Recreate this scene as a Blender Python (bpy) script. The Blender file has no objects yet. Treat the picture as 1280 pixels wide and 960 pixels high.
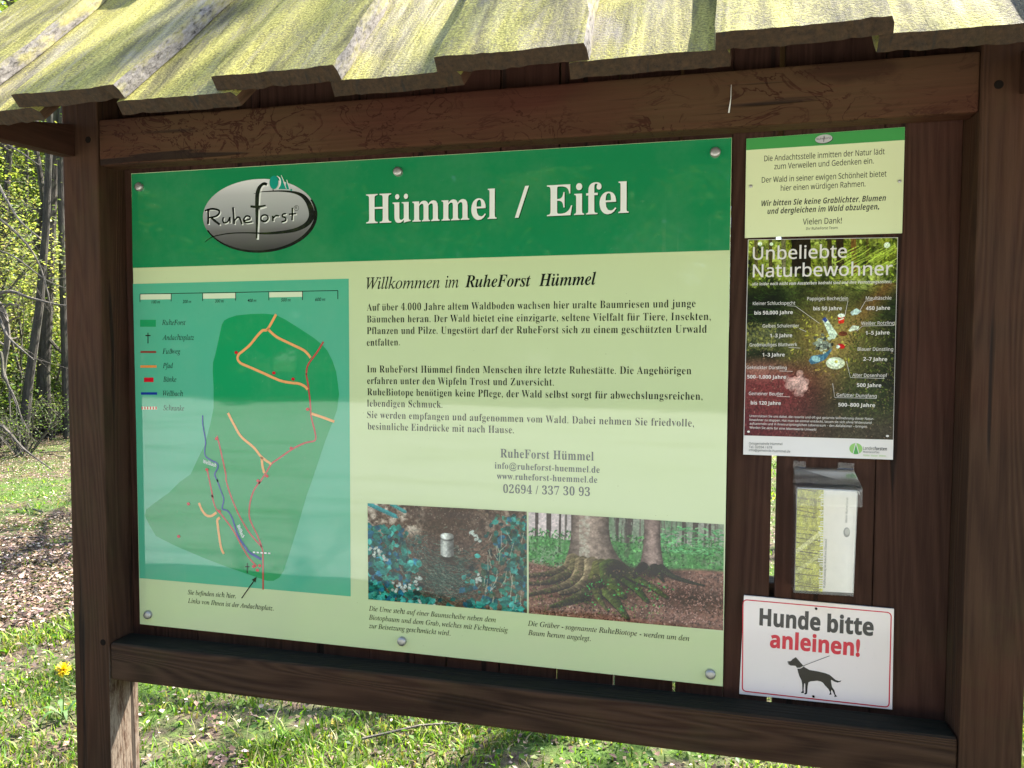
import bpy, bmesh, math, random
import numpy as np
from mathutils import Vector, Matrix
from mathutils.geometry import tessellate_polygon

# ------------------------------------------------------------------ camera, sky, sun, exposure
SC = bpy.context.scene
COL = SC.collection
cd = bpy.data.cameras.new('camera'); cam = bpy.data.objects.new('camera', cd); COL.objects.link(cam)
cd.sensor_width = 36.0; cd.lens = 961.0/1280*36; cd.clip_start = .05; cd.clip_end = 500
_M = Matrix(((0.97137754, -0.01535776, 0.23704392, 1.37081), (0.23750705, 0.04594581, -0.97029861, -1.64156),
             (0.00401044, 0.99882587, 0.04827830, 1.52538), (0, 0, 0, 1)))
cam.matrix_world = _M
SC.camera = cam
SUN_DIR = Vector((0.63, 1.0, 1.585)).normalized()           # towards the sun: behind the shelter, to the right
EL = math.asin(SUN_DIR.z); AZ = math.atan2(SUN_DIR.x, SUN_DIR.y)
W = bpy.data.worlds.new('World'); SC.world = W; W.use_nodes = True
_nt = W.node_tree
_sky = _nt.nodes.new('ShaderNodeTexSky'); _sky.sky_type = 'NISHITA'; _sky.sun_disc = False
_sky.sun_elevation = EL; _sky.sun_rotation = AZ; _sky.dust_density = 1.2; _sky.air_density = 1.0
_nt.links.new(_sky.outputs[0], _nt.nodes['Background'].inputs[0])
_nt.nodes['Background'].inputs[1].default_value = 0.10
sd = bpy.data.lights.new('sun', 'SUN'); sd.energy = 4.6; sd.angle = math.radians(.53); sd.color = (1, .95, .86)
sun = bpy.data.objects.new('sun', sd); COL.objects.link(sun)
sun.rotation_euler = SUN_DIR.to_track_quat('Z', 'Y').to_euler()
SC.view_settings.view_transform = 'Standard'; SC.view_settings.look = 'None'
SC.view_settings.exposure = 2.66; SC.view_settings.gamma = 1.0; SC.view_settings.use_curve_mapping = False
SC.cycles.max_bounces = 8; SC.cycles.transparent_max_bounces = 16
SC.cycles.use_denoising = True

RNG = np.random.default_rng(7)
random.seed(7)

# ------------------------------------------------------------------ materials
def lin(r, g=None, b=None):
    if g is None: r, g, b = r
    f = lambda c: (c/255/12.92 if c/255 <= .04045 else ((c/255+.055)/1.055)**2.4)
    return (f(r), f(g), f(b), 1)

class Mat:
    def __init__(s, name):
        s.m = bpy.data.materials.new(name); s.m.use_nodes = True
        s.t = s.m.node_tree; s.b = s.t.nodes['Principled BSDF']
    def n(s, typ, ins=None, **kw):
        x = s.t.nodes.new('ShaderNode'+typ)
        for k, v in kw.items(): setattr(x, k, v)
        for k, v in (ins or {}).items(): s.set(x.inputs[k], v)
        return x
    def set(s, sock, v):
        if isinstance(v, bpy.types.NodeSocket): s.t.links.new(v, sock)
        elif isinstance(v, bpy.types.Node): s.t.links.new(v.outputs[0], sock)
        else: sock.default_value = v
    def bs(s, **kw):
        for k, v in kw.items(): s.set(s.b.inputs[k.replace('_', ' ')], v)
    def coord(s, scale=(1, 1, 1), loc=(0, 0, 0), rot=(0, 0, 0)):
        tc = s.n('TexCoord')
        return s.n('Mapping', {'Vector': tc.outputs['Object'], 'Scale': scale, 'Location': loc, 'Rotation': rot}).outputs[0]
    def noise(s, vec, scale=5., detail=4., rough=.55, dist=0.):
        return s.n('TexNoise', {'Vector': vec, 'Scale': scale, 'Detail': detail, 'Roughness': rough, 'Distortion': dist}).outputs['Fac']
    def ramp(s, fac, *stops):
        r = s.n('ValToRGB', {'Fac': fac}); e = r.color_ramp.elements
        while len(e) < len(stops): e.new(.5)
        for i, (p, c) in enumerate(stops):
            e[i].position = p; e[i].color = c if len(c) == 4 else (*c, 1)
        return r.outputs['Color']
    def step(s, fac, a, b): 
        return s.n('MapRange', {'Value': fac, 'From Min': a, 'From Max': b}).outputs[0]
    def mix(s, f, a, b, mode='MIX'):
        x = s.n('Mix', data_type='RGBA', blend_type=mode)
        s.set(x.inputs[0], f); s.set(x.inputs[6], a); s.set(x.inputs[7], b)
        return x.outputs[2]
    def math(s, op, a, b=0.):
        x = s.n('Math', operation=op); s.set(x.inputs[0], a); s.set(x.inputs[1], b); return x.outputs[0]
    def bump(s, h, strength=.3, dist=.002):
        s.set(s.b.inputs['Normal'], s.n('Bump', {'Height': h, 'Strength': strength, 'Distance': dist}).outputs[0])

def plain(name, rgb, rough=.5, spec=.5, **kw):
    m = Mat(name); m.bs(Base_Color=rgb if len(rgb) == 4 else (*rgb, 1), Roughness=rough, **kw)
    m.b.inputs['Specular IOR Level'].default_value = spec
    return m.m

def wood(name, axis, dark, light, algae=(.06, .06, .018), algae_amt=.35, contrast=1., trails=False, red=(.1, .03, .022), redamt=.3, rough=.8, rings=150., topgrime=False, pale_foot=0.):
    m = Mat(name)
    sc = {'x': (.07, 1, 1), 'y': (1, .07, 1), 'z': (1, 1, .06)}[axis]
    v = m.coord(sc)
    ring = m.noise(v, 5.5, 2, .5, .5)
    ringv = m.math('SINE', m.math('MULTIPLY', ring, rings))
    fine = m.noise(m.coord(tuple(c*1. for c in sc)), 130, 4, .7)
    big = m.noise(m.coord(), 3.2, 4, .6)
    f = m.math('ADD', m.math('MULTIPLY', ringv, .16*contrast), m.math('ADD', m.math('MULTIPLY', fine, .55), m.math('MULTIPLY', big, .4)))
    col = m.ramp(f, (.12, (*dark, 1)), (.9, (*light, 1)))
    rmask = m.step(m.noise(m.coord((1, 1, 1), (3, 1, 2)), 2.3, 4, .6), .5, .72)
    col = m.mix(m.math('MULTIPLY', rmask, redamt), col, (*red, 1))
    am = m.step(m.noise(m.coord((1, 1, 1), (7, 2, 9)), 4., 6, .65), .52, .75)
    col = m.mix(m.math('MULTIPLY', am, algae_amt), col, (*algae, 1))
    if trails:      # feeding trails of snails in the algae film
        def wander(sc_, loc, k, lo, hi):
            q = m.n('TexNoise', {'Vector': m.coord(sc_, loc), 'Scale': 1., 'Detail': 4., 'Roughness': .6, 'Distortion': 1.4}).outputs['Fac']
            fr = m.math('FRACT', m.math('MULTIPLY', q, k))
            return m.math('SUBTRACT', 1., m.step(m.math('ABSOLUTE', m.math('SUBTRACT', fr, .5)), lo, hi))
        line = wander((8, 8, 13), (1, 5, 2), 5., .035, .10)
        line2 = wander((14, 14, 18), (7, 1, 4), 4., .05, .13)
        where = m.step(m.noise(m.coord((1, 1, 1), (1, 4, 0)), 3.4, 4, .6), .40, .52)
        where2 = m.step(m.noise(m.coord((1, 1, 1), (5, 4, 2)), 6., 3, .6), .50, .58)
        film = m.step(m.noise(m.coord((.5, 1, 1), (2, 4, 0)), 3., 3, .5), .4, .6)
        col = m.mix(m.math('MULTIPLY', film, .7), col, (.082, .047, .021, 1))
        msk = m.math('MAXIMUM', m.math('MULTIPLY', line, where), m.math('MULTIPLY', m.math('MULTIPLY', line2, where2), where))
        col = m.mix(m.math('MULTIPLY', msk, .85), col, (.028, .0075, .0038, 1))
    ks = {'x': (2.2, 9, 9), 'y': (9, 2.2, 9), 'z': (9, 9, 2.2)}[axis]
    kd = m.n('TexVoronoi', {'Vector': m.coord(ks, (3, 7, 1)), 'Scale': .62}).outputs['Distance']
    kw = m.math('ADD', kd, m.math('MULTIPLY', m.noise(m.coord(), 25, 3, .6), .12))
    col = m.mix(m.math('MULTIPLY', m.step(kw, .21, .15), .6), col, tuple(c*.55 for c in dark)+(1,))
    gl = m.step(m.noise(m.coord(tuple(c*1. if c == 1 else c*.5 for c in sc), (2, 9, 4)), 210, 3, .6), .5, .72)
    col = m.mix(m.math('MULTIPLY', gl, .28), col, tuple(c*1.35 for c in light)+(1,))
    if pale_foot:  # paler, speckled tone on right-facing sides, towards the foot
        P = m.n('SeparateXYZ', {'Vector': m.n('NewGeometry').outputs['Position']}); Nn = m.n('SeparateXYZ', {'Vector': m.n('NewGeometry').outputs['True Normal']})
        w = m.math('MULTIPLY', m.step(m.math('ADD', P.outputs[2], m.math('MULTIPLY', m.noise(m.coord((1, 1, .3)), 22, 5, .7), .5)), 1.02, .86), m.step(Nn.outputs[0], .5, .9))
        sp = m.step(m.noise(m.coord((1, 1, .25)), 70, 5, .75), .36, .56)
        col = m.mix(m.math('MULTIPLY', m.math('MULTIPLY', w, sp), pale_foot), col, (.20, .155, .115, 1))
    if topgrime:
        nz = m.n('SeparateXYZ', {'Vector': m.n('NewGeometry').outputs['Normal']}).outputs[2]
        col = m.mix(m.math('MULTIPLY', m.step(nz, .5, .9), .85), col, (.010, .012, .007, 1))
    # dry cracks along the grain
    cr = m.noise(m.coord(tuple(c*1. if c == 1 else c*.6 for c in sc), (11, 3, 5)), 38, 2, .5)
    crm = m.math('MULTIPLY', m.step(cr, .365, .315), .8)
    col = m.mix(crm, col, (.012, .008, .006, 1))
    m.bs(Base_Color=col, Roughness=rough)
    m.b.inputs['Specular IOR Level'].default_value = .14
    h = m.math('ADD', m.math('MULTIPLY', f, .8), m.math('MULTIPLY', crm, -1.))
    m.bump(h, .7, .003)
    return m.m

D, L = (.021, .0125, .0085), (.085, .05, .035)
M = {}
M['post'] = wood('stained_wood_upright', 'z', (.026, .0118, .0066), (.072, .036, .0195), algae_amt=.3, redamt=.5, red=(.078, .027, .013), rings=190, contrast=.9, pale_foot=.9)
M['beam'] = wood('stained_wood_beam_trails', 'x', (.040, .0125, .0068), (.072, .025, .0135), trails=True, redamt=.5, red=(.076, .021, .0125), contrast=.5)
M['beam_low'] = wood('stained_wood_beam_grain', 'x', (.022, .0105, .006), (.070, .037, .021), contrast=1.5, redamt=.3, red=(.07, .026, .014), algae_amt=.3, rings=260, topgrime=True)
M['planks'] = wood('stained_wood_planks', 'z', (.024, .0098, .0064), (.076, .035, .0225), algae_amt=.12, redamt=.55, red=(.086, .027, .018), contrast=.8, rings=150)
M['bracket'] = wood('stained_wood_bracket', 'y', (.018, .0075, .0042), (.055, .024, .0135), algae_amt=.2)

def roof_mat():
    m = Mat('weathered_lichen_boards')
    v = m.coord((1, .05, 1))
    grain = m.noise(v, 60, 5, .7)
    streak = m.noise(m.coord((1, .12, 1), (4, 2, 1)), 13, 4, .6, .6)
    ring = m.math('SINE', m.math('MULTIPLY', m.noise(m.coord((1, .1, 1), (1, 8, 2)), 6, 2, .5, .6), 80))
    g = m.math('ADD', m.math('MULTIPLY', grain, .7), m.math('MULTIPLY', ring, .12))
    col = m.ramp(g, (.18, (.09, .075, .06, 1)), (.52, (.42, .365, .30, 1)))
    spk = m.noise(m.coord(), 210, 3, .8)
    lich = m.noise(m.coord((1, .25, 1), (9, 9, 9)), 9, 6, .7, .4)
    pat = m.noise(m.coord((1, .5, 1), (2, 3, 4)), 6.5, 6, .7, .8)
    lm = m.step(m.math('ADD', m.math('MULTIPLY', m.math('ADD', m.math('MULTIPLY', lich, .45), m.math('MULTIPLY', pat, .45)), .85), m.math('MULTIPLY', spk, .3)), .40, .55)
    col = m.mix(m.math('MULTIPLY', lm, .88), col, m.ramp(spk, (.36, (.16, .146, .022, 1)), (.64, (.55, .50, .125, 1))))
    dk = m.step(m.noise(m.coord((1, .15, 1), (3, 6, 1)), 11, 4, .65, .5), .50, .66)  # dark mossy streaks, deepened in colour to stand in for branch shade
    col = m.mix(m.math('MULTIPLY', dk, .75), col, (.06, .052, .038, 1))
    vio = m.step(m.noise(m.coord((1, .2, 1), (6, 1, 8)), 8, 5, .65, .3), .55, .7)
    col = m.mix(m.math('MULTIPLY', vio, .32), col, m.ramp(spk, (.3, (.20, .175, .185, 1)), (.7, (.50, .455, .46, 1))))
    pits = m.step(m.noise(m.coord(), 300, 3, .7), .40, .33)
    col = m.mix(m.math('MULTIPLY', pits, .8), col, (.05, .045, .035, 1))
    # knots
    kn = m.n('TexVoronoi', {'Vector': m.coord((1, .55, .2), (2, 7, 0)), 'Scale': 5.3}).outputs['Distance']
    col = m.mix(m.math('MULTIPLY', m.step(kn, .09, .06), .5), col, (.10, .07, .05, 1))
    m.bs(Base_Color=col, Roughness=.9); m.b.inputs['Specular IOR Level'].default_value = .15
    h = m.math('ADD', m.math('MULTIPLY', g, 1.), m.math('ADD', m.math('MULTIPLY', spk, .6), m.math('ADD', m.math('MULTIPLY', lm, .5), m.math('MULTIPLY', streak, 2.4))))
    m.bump(h, 1., .0045)
    return m.m
M['roof'] = roof_mat()
def endgrain():
    m = Mat('weathered_end_grain')
    v = m.coord()
    c = m.ramp(m.noise(v, 120, 5, .7), (.3, (.011, .0052, .002, 1)), (.75, (.064, .031, .0115, 1)))
    am = m.step(m.noise(v, 14, 5, .7), .5, .7)
    c = m.mix(m.math('MULTIPLY', am, .25), c, (.038, .027, .009, 1))
    cr = m.step(m.noise(m.coord((1, .2, .2)), 90, 2, .5), .36, .3)
    c = m.mix(m.math('MULTIPLY', cr, .8), c, (.012, .009, .007, 1))
    m.bs(Base_Color=c, Roughness=.9); m.bump(m.noise(v, 160, 4, .7), .6, .003)
    return m.m
M['endgrain'] = endgrain()
M['under'] = wood('stained_wood_underside', 'y', (.04, .02, .012), (.13, .066, .04), algae_amt=.1)
def rim_mat():
    m = Mat('bleached_board_edge'); v = m.coord((1, .3, 1))
    c = m.ramp(m.noise(v, 150, 4, .75), (.32, (.03, .026, .022, 1)), (.46, (.17, .15, .13, 1)), (.7, (.30, .27, .235, 1)))
    c = m.mix(m.math('MULTIPLY', m.step(m.noise(m.coord((1, .3, 1), (5, 1, 2)), 20, 5, .7), .47, .6), .75), c, (.34, .30, .10, 1))
    m.bs(Base_Color=c, Roughness=.95); m.b.inputs['Specular IOR Level'].default_value = .1; m.bump(m.noise(v, 110, 4, .7), 1., .005); return m.m
M['rim'] = rim_mat()
M['pink'] = plain('bare_stain_strip', (.42, .24, .18), .9, .1)

GL = dict(rough=.03, spec=.6)          # glossy sign surfaces
def ink(name, rgb, **kw):
    a = dict(GL); a.update(kw)
    m = Mat(name); m.bs(Base_Color=rgb, Roughness=a['rough']); m.b.inputs['Specular IOR Level'].default_value = a['spec']
    return m.m
def board_ink(name, rgb):
    """print under a glossy cover; a very slight waviness and dust"""
    m = Mat(name)
    d = m.noise(m.coord((1, 1, 1)), 420, 2, .6)
    dust = m.step(m.noise(m.coord((1, 1, 1.)), 55, 5, .75), .63, .75)
    run = m.step(m.noise(m.coord((1, 1, .035), (3, 0, 1)), 46, 4, .65), .60, .78)
    blot = m.step(m.noise(m.coord((1, 1, 1), (8, 0, 3)), 5., 6, .7), .46, .7)
    spot = m.step(m.noise(m.coord((1, 1, 1), (1, 0, 7)), 150, 2, .5), .745, .77)
    c = m.mix(m.math('MULTIPLY', m.math('MULTIPLY', run, blot), .13), rgb, (.42, .40, .30, 1))
    c = m.mix(m.math('MULTIPLY', blot, .05), c, (.5, .48, .36, 1))
    c = m.mix(m.math('MULTIPLY', dust, .10), c, (.5, .47, .38, 1))
    c = m.mix(m.math('MULTIPLY', spot, .55), c, (.10, .085, .05, 1))
    m.bs(Base_Color=c, Roughness=m.math('ADD', .03, m.math('MULTIPLY', dust, .05)))
    m.b.inputs['Specular IOR Level'].default_value = GL['spec']
    m.bump(m.noise(m.coord(), 2.1, 2, .5), .035, .02)
    return m.m
M['b_pale'] = board_ink('print_pale_green', (.56, .62, .335, 1))
M['b_green'] = board_ink('print_green', (.012, .215, .075, 1))
M['b_teal'] = board_ink('print_teal', (.085, .40, .235, 1))
M['b_forest'] = board_ink('print_forest_green', (.010, .29, .095, 1))
M['i_black'] = ink('print_black', (.012, .014, .013, 1))
M['i_white'] = ink('print_white', (.80, .79, .74, 1))
M['i_orange'] = ink('print_orange', (.80, .36, .13, 1))
M['i_legend_orange'] = ink('print_deep_orange', (.75, .25, .05, 1))
M['i_brown'] = ink('print_brown', (.26, .055, .035, 1))
M['i_red'] = ink('print_red', (.55, .01, .02, 1))
M['i_softred'] = ink('print_soft_red', (.48, .07, .06, 1))
M['i_blue'] = ink('print_blue', (.01, .035, .26, 1))
M['i_pale'] = ink('print_cream', (.66, .70, .47, 1))
M['i_teal'] = ink('print_emblem_teal', (.01, .28, .20, 1))
M['i_shadow'] = ink('print_grey', (.10, .11, .10, 1))
M['acryl_edge'] = plain('board_edge', (.55, .62, .45), .3)
def plate(name, rgb, rough=.28, dirt=.25):
    m = Mat(name)
    s1 = m.step(m.noise(m.coord((1, 1, .5)), 30, 6, .75), .58, .8)
    s2 = m.step(m.noise(m.coord(), 190, 3, .7), .68, .75)
    c = m.mix(m.math('MULTIPLY', s1, dirt*.5), rgb, (.38, .33, .27, 1))
    c = m.mix(m.math('MULTIPLY', s2, dirt), c, (.2, .17, .13, 1))
    m.bs(Base_Color=c, Roughness=rough); return m.m
M['n_pale'] = plate('notice_cream', (.70, .73, .43, 1), .3, .12)
M['n_green'] = plate('notice_green', (.055, .30, .07, 1), .3, .1)
M['n_black'] = plain('notice_black', (.025, .027, .022), .35)
M['d_white'] = plate('sign_white', (.83, .705, .655, 1), .09, .14)
M['d_black'] = plain('sign_black', (.016, .014, .015), .2)
M['d_red'] = plain('sign_red', (.60, .012, .035), .2)
M['p_white'] = plain('poster_white', (.72, .66, .62), .3)
M['steel'] = plain('dull_metal', (.42, .40, .38), .42, Metallic=.75)
M['dark_iron'] = plain('dark_iron', (.012, .009, .007), .9, .05)

# ------------------------------------------------------------------ object helpers
def tag(o, label=None, cat=None, group=None, kind=None):
    if label: o['label'] = label
    if cat: o['category'] = cat
    if group: o['group'] = group
    if kind: o['kind'] = kind
    return o
def empty(name, loc, label, cat, group=None):
    o = bpy.data.objects.new(name, None); o.empty_display_size = .1; o.location = loc; COL.objects.link(o)
    return tag(o, label, cat, group)
def link(name, me, mats, parent=None, smooth=False):
    """mesh given in world coordinates; child keeps them relative to its parent chain (no rotation used)"""
    o = bpy.data.objects.new(name, me); COL.objects.link(o)
    for m in (mats if isinstance(mats, (list, tuple)) else [mats]): me.materials.append(m)
    if parent is not None:
        o.parent = parent
        off = Vector((0, 0, 0)); p = parent
        while p: off += p.location; p = p.parent
        o.location = -off
    if smooth:
        me.shade_smooth()
    return o
def copy_tree(o, parent=None):
    c = o.copy(); COL.objects.link(c)
    if parent: c.parent = parent
    for ch in list(o.children): copy_tree(ch, c)
    return c

class MB:
    """mesh collector"""
    def __init__(s): s.v = []; s.f = []; s.mi = []
    def add(s, v, f, mi=0):
        b = len(s.v); s.v += [tuple(p) for p in v]; s.f += [tuple(i+b for i in q) for q in f]; s.mi += [mi]*len(f)
    def mesh(s, name):
        me = bpy.data.meshes.new(name); me.from_pydata(s.v, [], s.f); me.update()
        me.polygons.foreach_set('material_index', s.mi); return me
    def box(s, a, b, mi=0):
        x0, y0, z0 = a; x1, y1, z1 = b
        s.add([(x0,y0,z0),(x1,y0,z0),(x1,y1,z0),(x0,y1,z0),(x0,y0,z1),(x1,y0,z1),(x1,y1,z1),(x0,y1,z1)],
              [(0,3,2,1),(4,5,6,7),(0,1,5,4),(1,2,6,5),(2,3,7,6),(3,0,4,7)], mi)
    def build(s, name, mats, parent=None, smooth=False, bevel=0, seg=2):
        me = s.mesh(name)
        if bevel:
            bm = bmesh.new(); bm.from_mesh(me)
            es = [e for e in bm.edges if len(e.link_faces) == 2 and e.calc_face_angle(0) > .5]
            bmesh.ops.bevel(bm, geom=es, offset=bevel, segments=seg, profile=.6, affect='EDGES', clamp_overlap=True)
            bm.to_mesh(me); bm.free()
        return link(name, me, mats, parent, smooth)

def tube(mb, path, radii, n=8, mi=0, cap=True):
    P = [Vector(p) for p in path]
    if not hasattr(radii, '__len__'): radii = [radii]*len(P)
    rings = []; ref = Vector((.31, .72, .62)); b = len(mb.v)
    for i, p in enumerate(P):
        d = (P[min(i+1, len(P)-1)]-P[max(i-1, 0)]).normalized()
        u = ref-d*ref.dot(d)
        if u.length < .05: u = Vector((1, 0, 0))-d*d.x
        u.normalize(); w = d.cross(u); ref = u
        for k in range(n):
            a = 2*math.pi*k/n
            mb.v.append(tuple(p+(u*math.cos(a)+w*math.sin(a))*radii[i]))
    fs = []
    for i in range(len(P)-1):
        for k in range(n):
            k2 = (k+1) % n
            fs.append((b+i*n+k, b+i*n+k2, b+(i+1)*n+k2, b+(i+1)*n+k))
    if cap:
        fs.append(tuple(b+k for k in reversed(range(n)))); fs.append(tuple(b+(len(P)-1)*n+k for k in range(n)))
    mb.f += fs; mb.mi += [mi]*len(fs)

# --- flat printed shapes: points are (x, z) on the sign plane, y is the plane
def flat(mb, pts, y, mi=0):
    a = sum(pts[i][0]*pts[(i+1) % len(pts)][1]-pts[(i+1) % len(pts)][0]*pts[i][1] for i in range(len(pts)))
    if a < 0: pts = pts[::-1]
    tri = tessellate_polygon([[Vector((p[0], p[1], 0)) for p in pts]])
    fs = []
    for t in tri:
        A, B_, C = (pts[i] for i in t)
        ar = (B_[0]-A[0])*(C[1]-A[1])-(B_[1]-A[1])*(C[0]-A[0])
        if abs(ar) < 1e-14: continue
        fs.append(t if ar > 0 else t[::-1])
    mb.add([(p[0], y, p[1]) for p in pts], fs, mi)
def smoothpts(pts, n=6):
    """Catmull-Rom through points with 2 or 3 components"""
    P = [np.array(p, float) for p in pts]; out = []
    for i in range(len(P)-1):
        p0 = P[max(i-1, 0)]; p1 = P[i]; p2 = P[i+1]; p3 = P[min(i+2, len(P)-1)]
        for k in range(n):
            t = k/n
            out.append(.5*((2*p1)+(-p0+p2)*t+(2*p0-5*p1+4*p2-p3)*t*t+(-p0+3*p1-3*p2+p3)*t**3))
    out.append(P[-1]); return [tuple(p) for p in out]
def stroke(mb, pts, w, y, mi=0, sm=5, closed=False):
    """flat ribbon along (x,z) points; w a width or the third component of the points"""
    if sm: pts = smoothpts(pts, sm)
    P = np.array([p[:2] for p in pts]); n = len(P)
    ww = np.array([p[2] for p in pts]) if w is None else np.full(n, w)
    T = np.zeros_like(P); T[1:-1] = P[2:]-P[:-2]; T[0] = P[1]-P[0]; T[-1] = P[-1]-P[-2]
    T /= np.linalg.norm(T, axis=1)[:, None]+1e-12
    N = np.stack([-T[:, 1], T[:, 0]], 1)*ww[:, None]/2
    A = P+N; B_ = P-N
    v = [(a[0], y, a[1]) for a in A]+[(b[0], y, b[1]) for b in B_]
    mb.add(v, [(n+i, n+i+1, i+1, i) for i in range(n-1)], mi)
def disc(mb, c, rx, rz, y, mi=0, n=28, rot=0):
    cs, sn = math.cos(rot), math.sin(rot)
    flat(mb, [(c[0]+rx*math.cos(2*math.pi*k/n)*cs-rz*math.sin(2*math.pi*k/n)*sn,
               c[1]+rx*math.cos(2*math.pi*k/n)*sn+rz*math.sin(2*math.pi*k/n)*cs) for k in range(n)], y, mi)

# --- lettering
STY = {'serif_bold': (0x1D400, 0x1D41A, 0x1D7CE, 0), 'serif': (0x1D400, 0x1D41A, 0x1D7CE, -.0085), 'serif_italic': (0x1D434, 0x1D44E, None, .002),
       'serif_bold_italic': (0x1D468, 0x1D482, None, 0), 'sans_bold': (0x1D5D4, 0x1D5EE, 0x1D7EC, .0), 'sans': (0x1D5A0, 0x1D5BA, 0x1D7E2, .002),
       'sans_bold_italic': (0x1D63C, 0x1D656, 0x1D7EC, -.004), 'sans_heavy': (0x1D5D4, 0x1D5EE, 0x1D7EC, .021), 'sans_light': (0x1D5A0, 0x1D5BA, 0x1D7E2, .008)}
UML = {'ä': 'a', 'ö': 'o', 'ü': 'u', 'Ä': 'A', 'Ö': 'O', 'Ü': 'U'}
_g = {}
def _raw(s, off):
    c = bpy.data.curves.new('t', 'FONT'); c.body = s; c.size = 1; c.offset = off; c.resolution_u = 3
    o = bpy.data.objects.new('t', c); me = bpy.data.meshes.new_from_object(o)
    v = np.array([tuple(p.co)[:2] for p in me.vertices]) if len(me.vertices) else np.zeros((0, 2))
    f = [tuple(p.vertices) for p in me.polygons]
    bpy.data.objects.remove(o); bpy.data.curves.remove(c); bpy.data.meshes.remove(me)
    return v, f
def _map(ch, st):
    cap, low, dig, off = STY[st]
    if cap is None: return ch
    if 'A' <= ch <= 'Z': return chr(cap+ord(ch)-65)
    if 'a' <= ch <= 'z': return '\u210e' if (low == 0x1D44E and ch == 'h') else chr(low+ord(ch)-97)
    if dig and '0' <= ch <= '9': return chr(dig+ord(ch)-48)
    return ch
_bar = {}
def glyph(ch, st):
    k = (ch, st)
    if k in _g: return _g[k]
    off = STY[st][3]
    if 'bar' not in _bar: _bar['bar'] = _raw('||', 0)[0][:, 0].max()
    if ch == ' ':
        r = (np.zeros((0, 2)), [], .27); _g[k] = r; return r
    base = UML.get(ch, ch)
    if STY[st][0] is None: base = ch
    m = _map(base, st)
    v, f = _raw(m, .045 if (ch in '!.' and ('bold' in st or 'heavy' in st) and 'serif' not in st) else off)
    adv = _raw('|'+m+'|', 0)[0][:, 0].max()-_bar['bar']
    if base != ch:
        ref = _raw(_map('x', st), 0)[0][:, 1].max() if ch.islower() else _raw(_map('H', st), 0)[0][:, 1].max()
        r = .062 if 'bold' in st or 'heavy' in st else .05
        cx = (v[:, 0].min()+v[:, 0].max())/2+(.04 if 'italic' in st else 0); cy = ref+.13
        for sgn in (-1, 1):
            b = len(v); n = 10
            ring = np.array([(cx+sgn*.125+r*math.cos(2*math.pi*i/n), cy+r*math.sin(2*math.pi*i/n)) for i in range(n)])
            v = np.concatenate([v, ring]); f = f+[tuple(b+i for i in range(n))]
    if 'italic' in st and ch in 'ß0123456789' and STY[st][2] is None:
        v = v.copy(); v[:, 0] += v[:, 1]*.22
    _g[k] = (v, f, adv); return _g[k]
_cap = {}
def text(mb, s, st, p0, p1, cap, y, mi=0, fit=True, track=0., rev=False):
    """a line of lettering whose baseline runs from p0 to p1 (x, z); cap = capital height"""
    if st not in _cap:
        q = glyph('H', st)[0]; _cap[st] = q[:, 1].max()-q[:, 1].min()
    size = cap/_cap[st]
    p0 = np.array(p0); p1 = np.array(p1); Ln = np.linalg.norm(p1-p0)
    d = (p1-p0)/Ln; u = np.array([-d[1], d[0]])
    g = [glyph(c, st) for c in s]
    tot = sum(x[2]+track for x in g)-track
    first = g[0][0]; last = g[-1]
    l0 = first[:, 0].min() if len(first) else 0
    endx = (last[0][:, 0].max()-last[2]) if len(last[0]) else 0
    span = tot-l0+endx
    sx = Ln/span if fit else size
    X = -l0
    for v, f, adv in g:
        if len(v):
            q = p0[None]+((v[:, 0:1]+X)*sx)*d[None]+(v[:, 1:2]*size)*u[None]
            mb.add([(a[0], y, a[1]) for a in q], f, mi)
        X += adv+track
def printed(name, fn, mats, parent):
    mb = MB(); fn(mb); return mb.build(name, mats, parent)
def lines(name, rows, mat, parent, y, track=0.):
    """every line of writing is a part of its own: (words, style, p0, p1, capital height)"""
    for s, st, a, b, cp in rows:
        mb = MB(); text(mb, s, st, a, b, cp, y, 0, track=track); mb.build(name, mat, parent)

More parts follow.
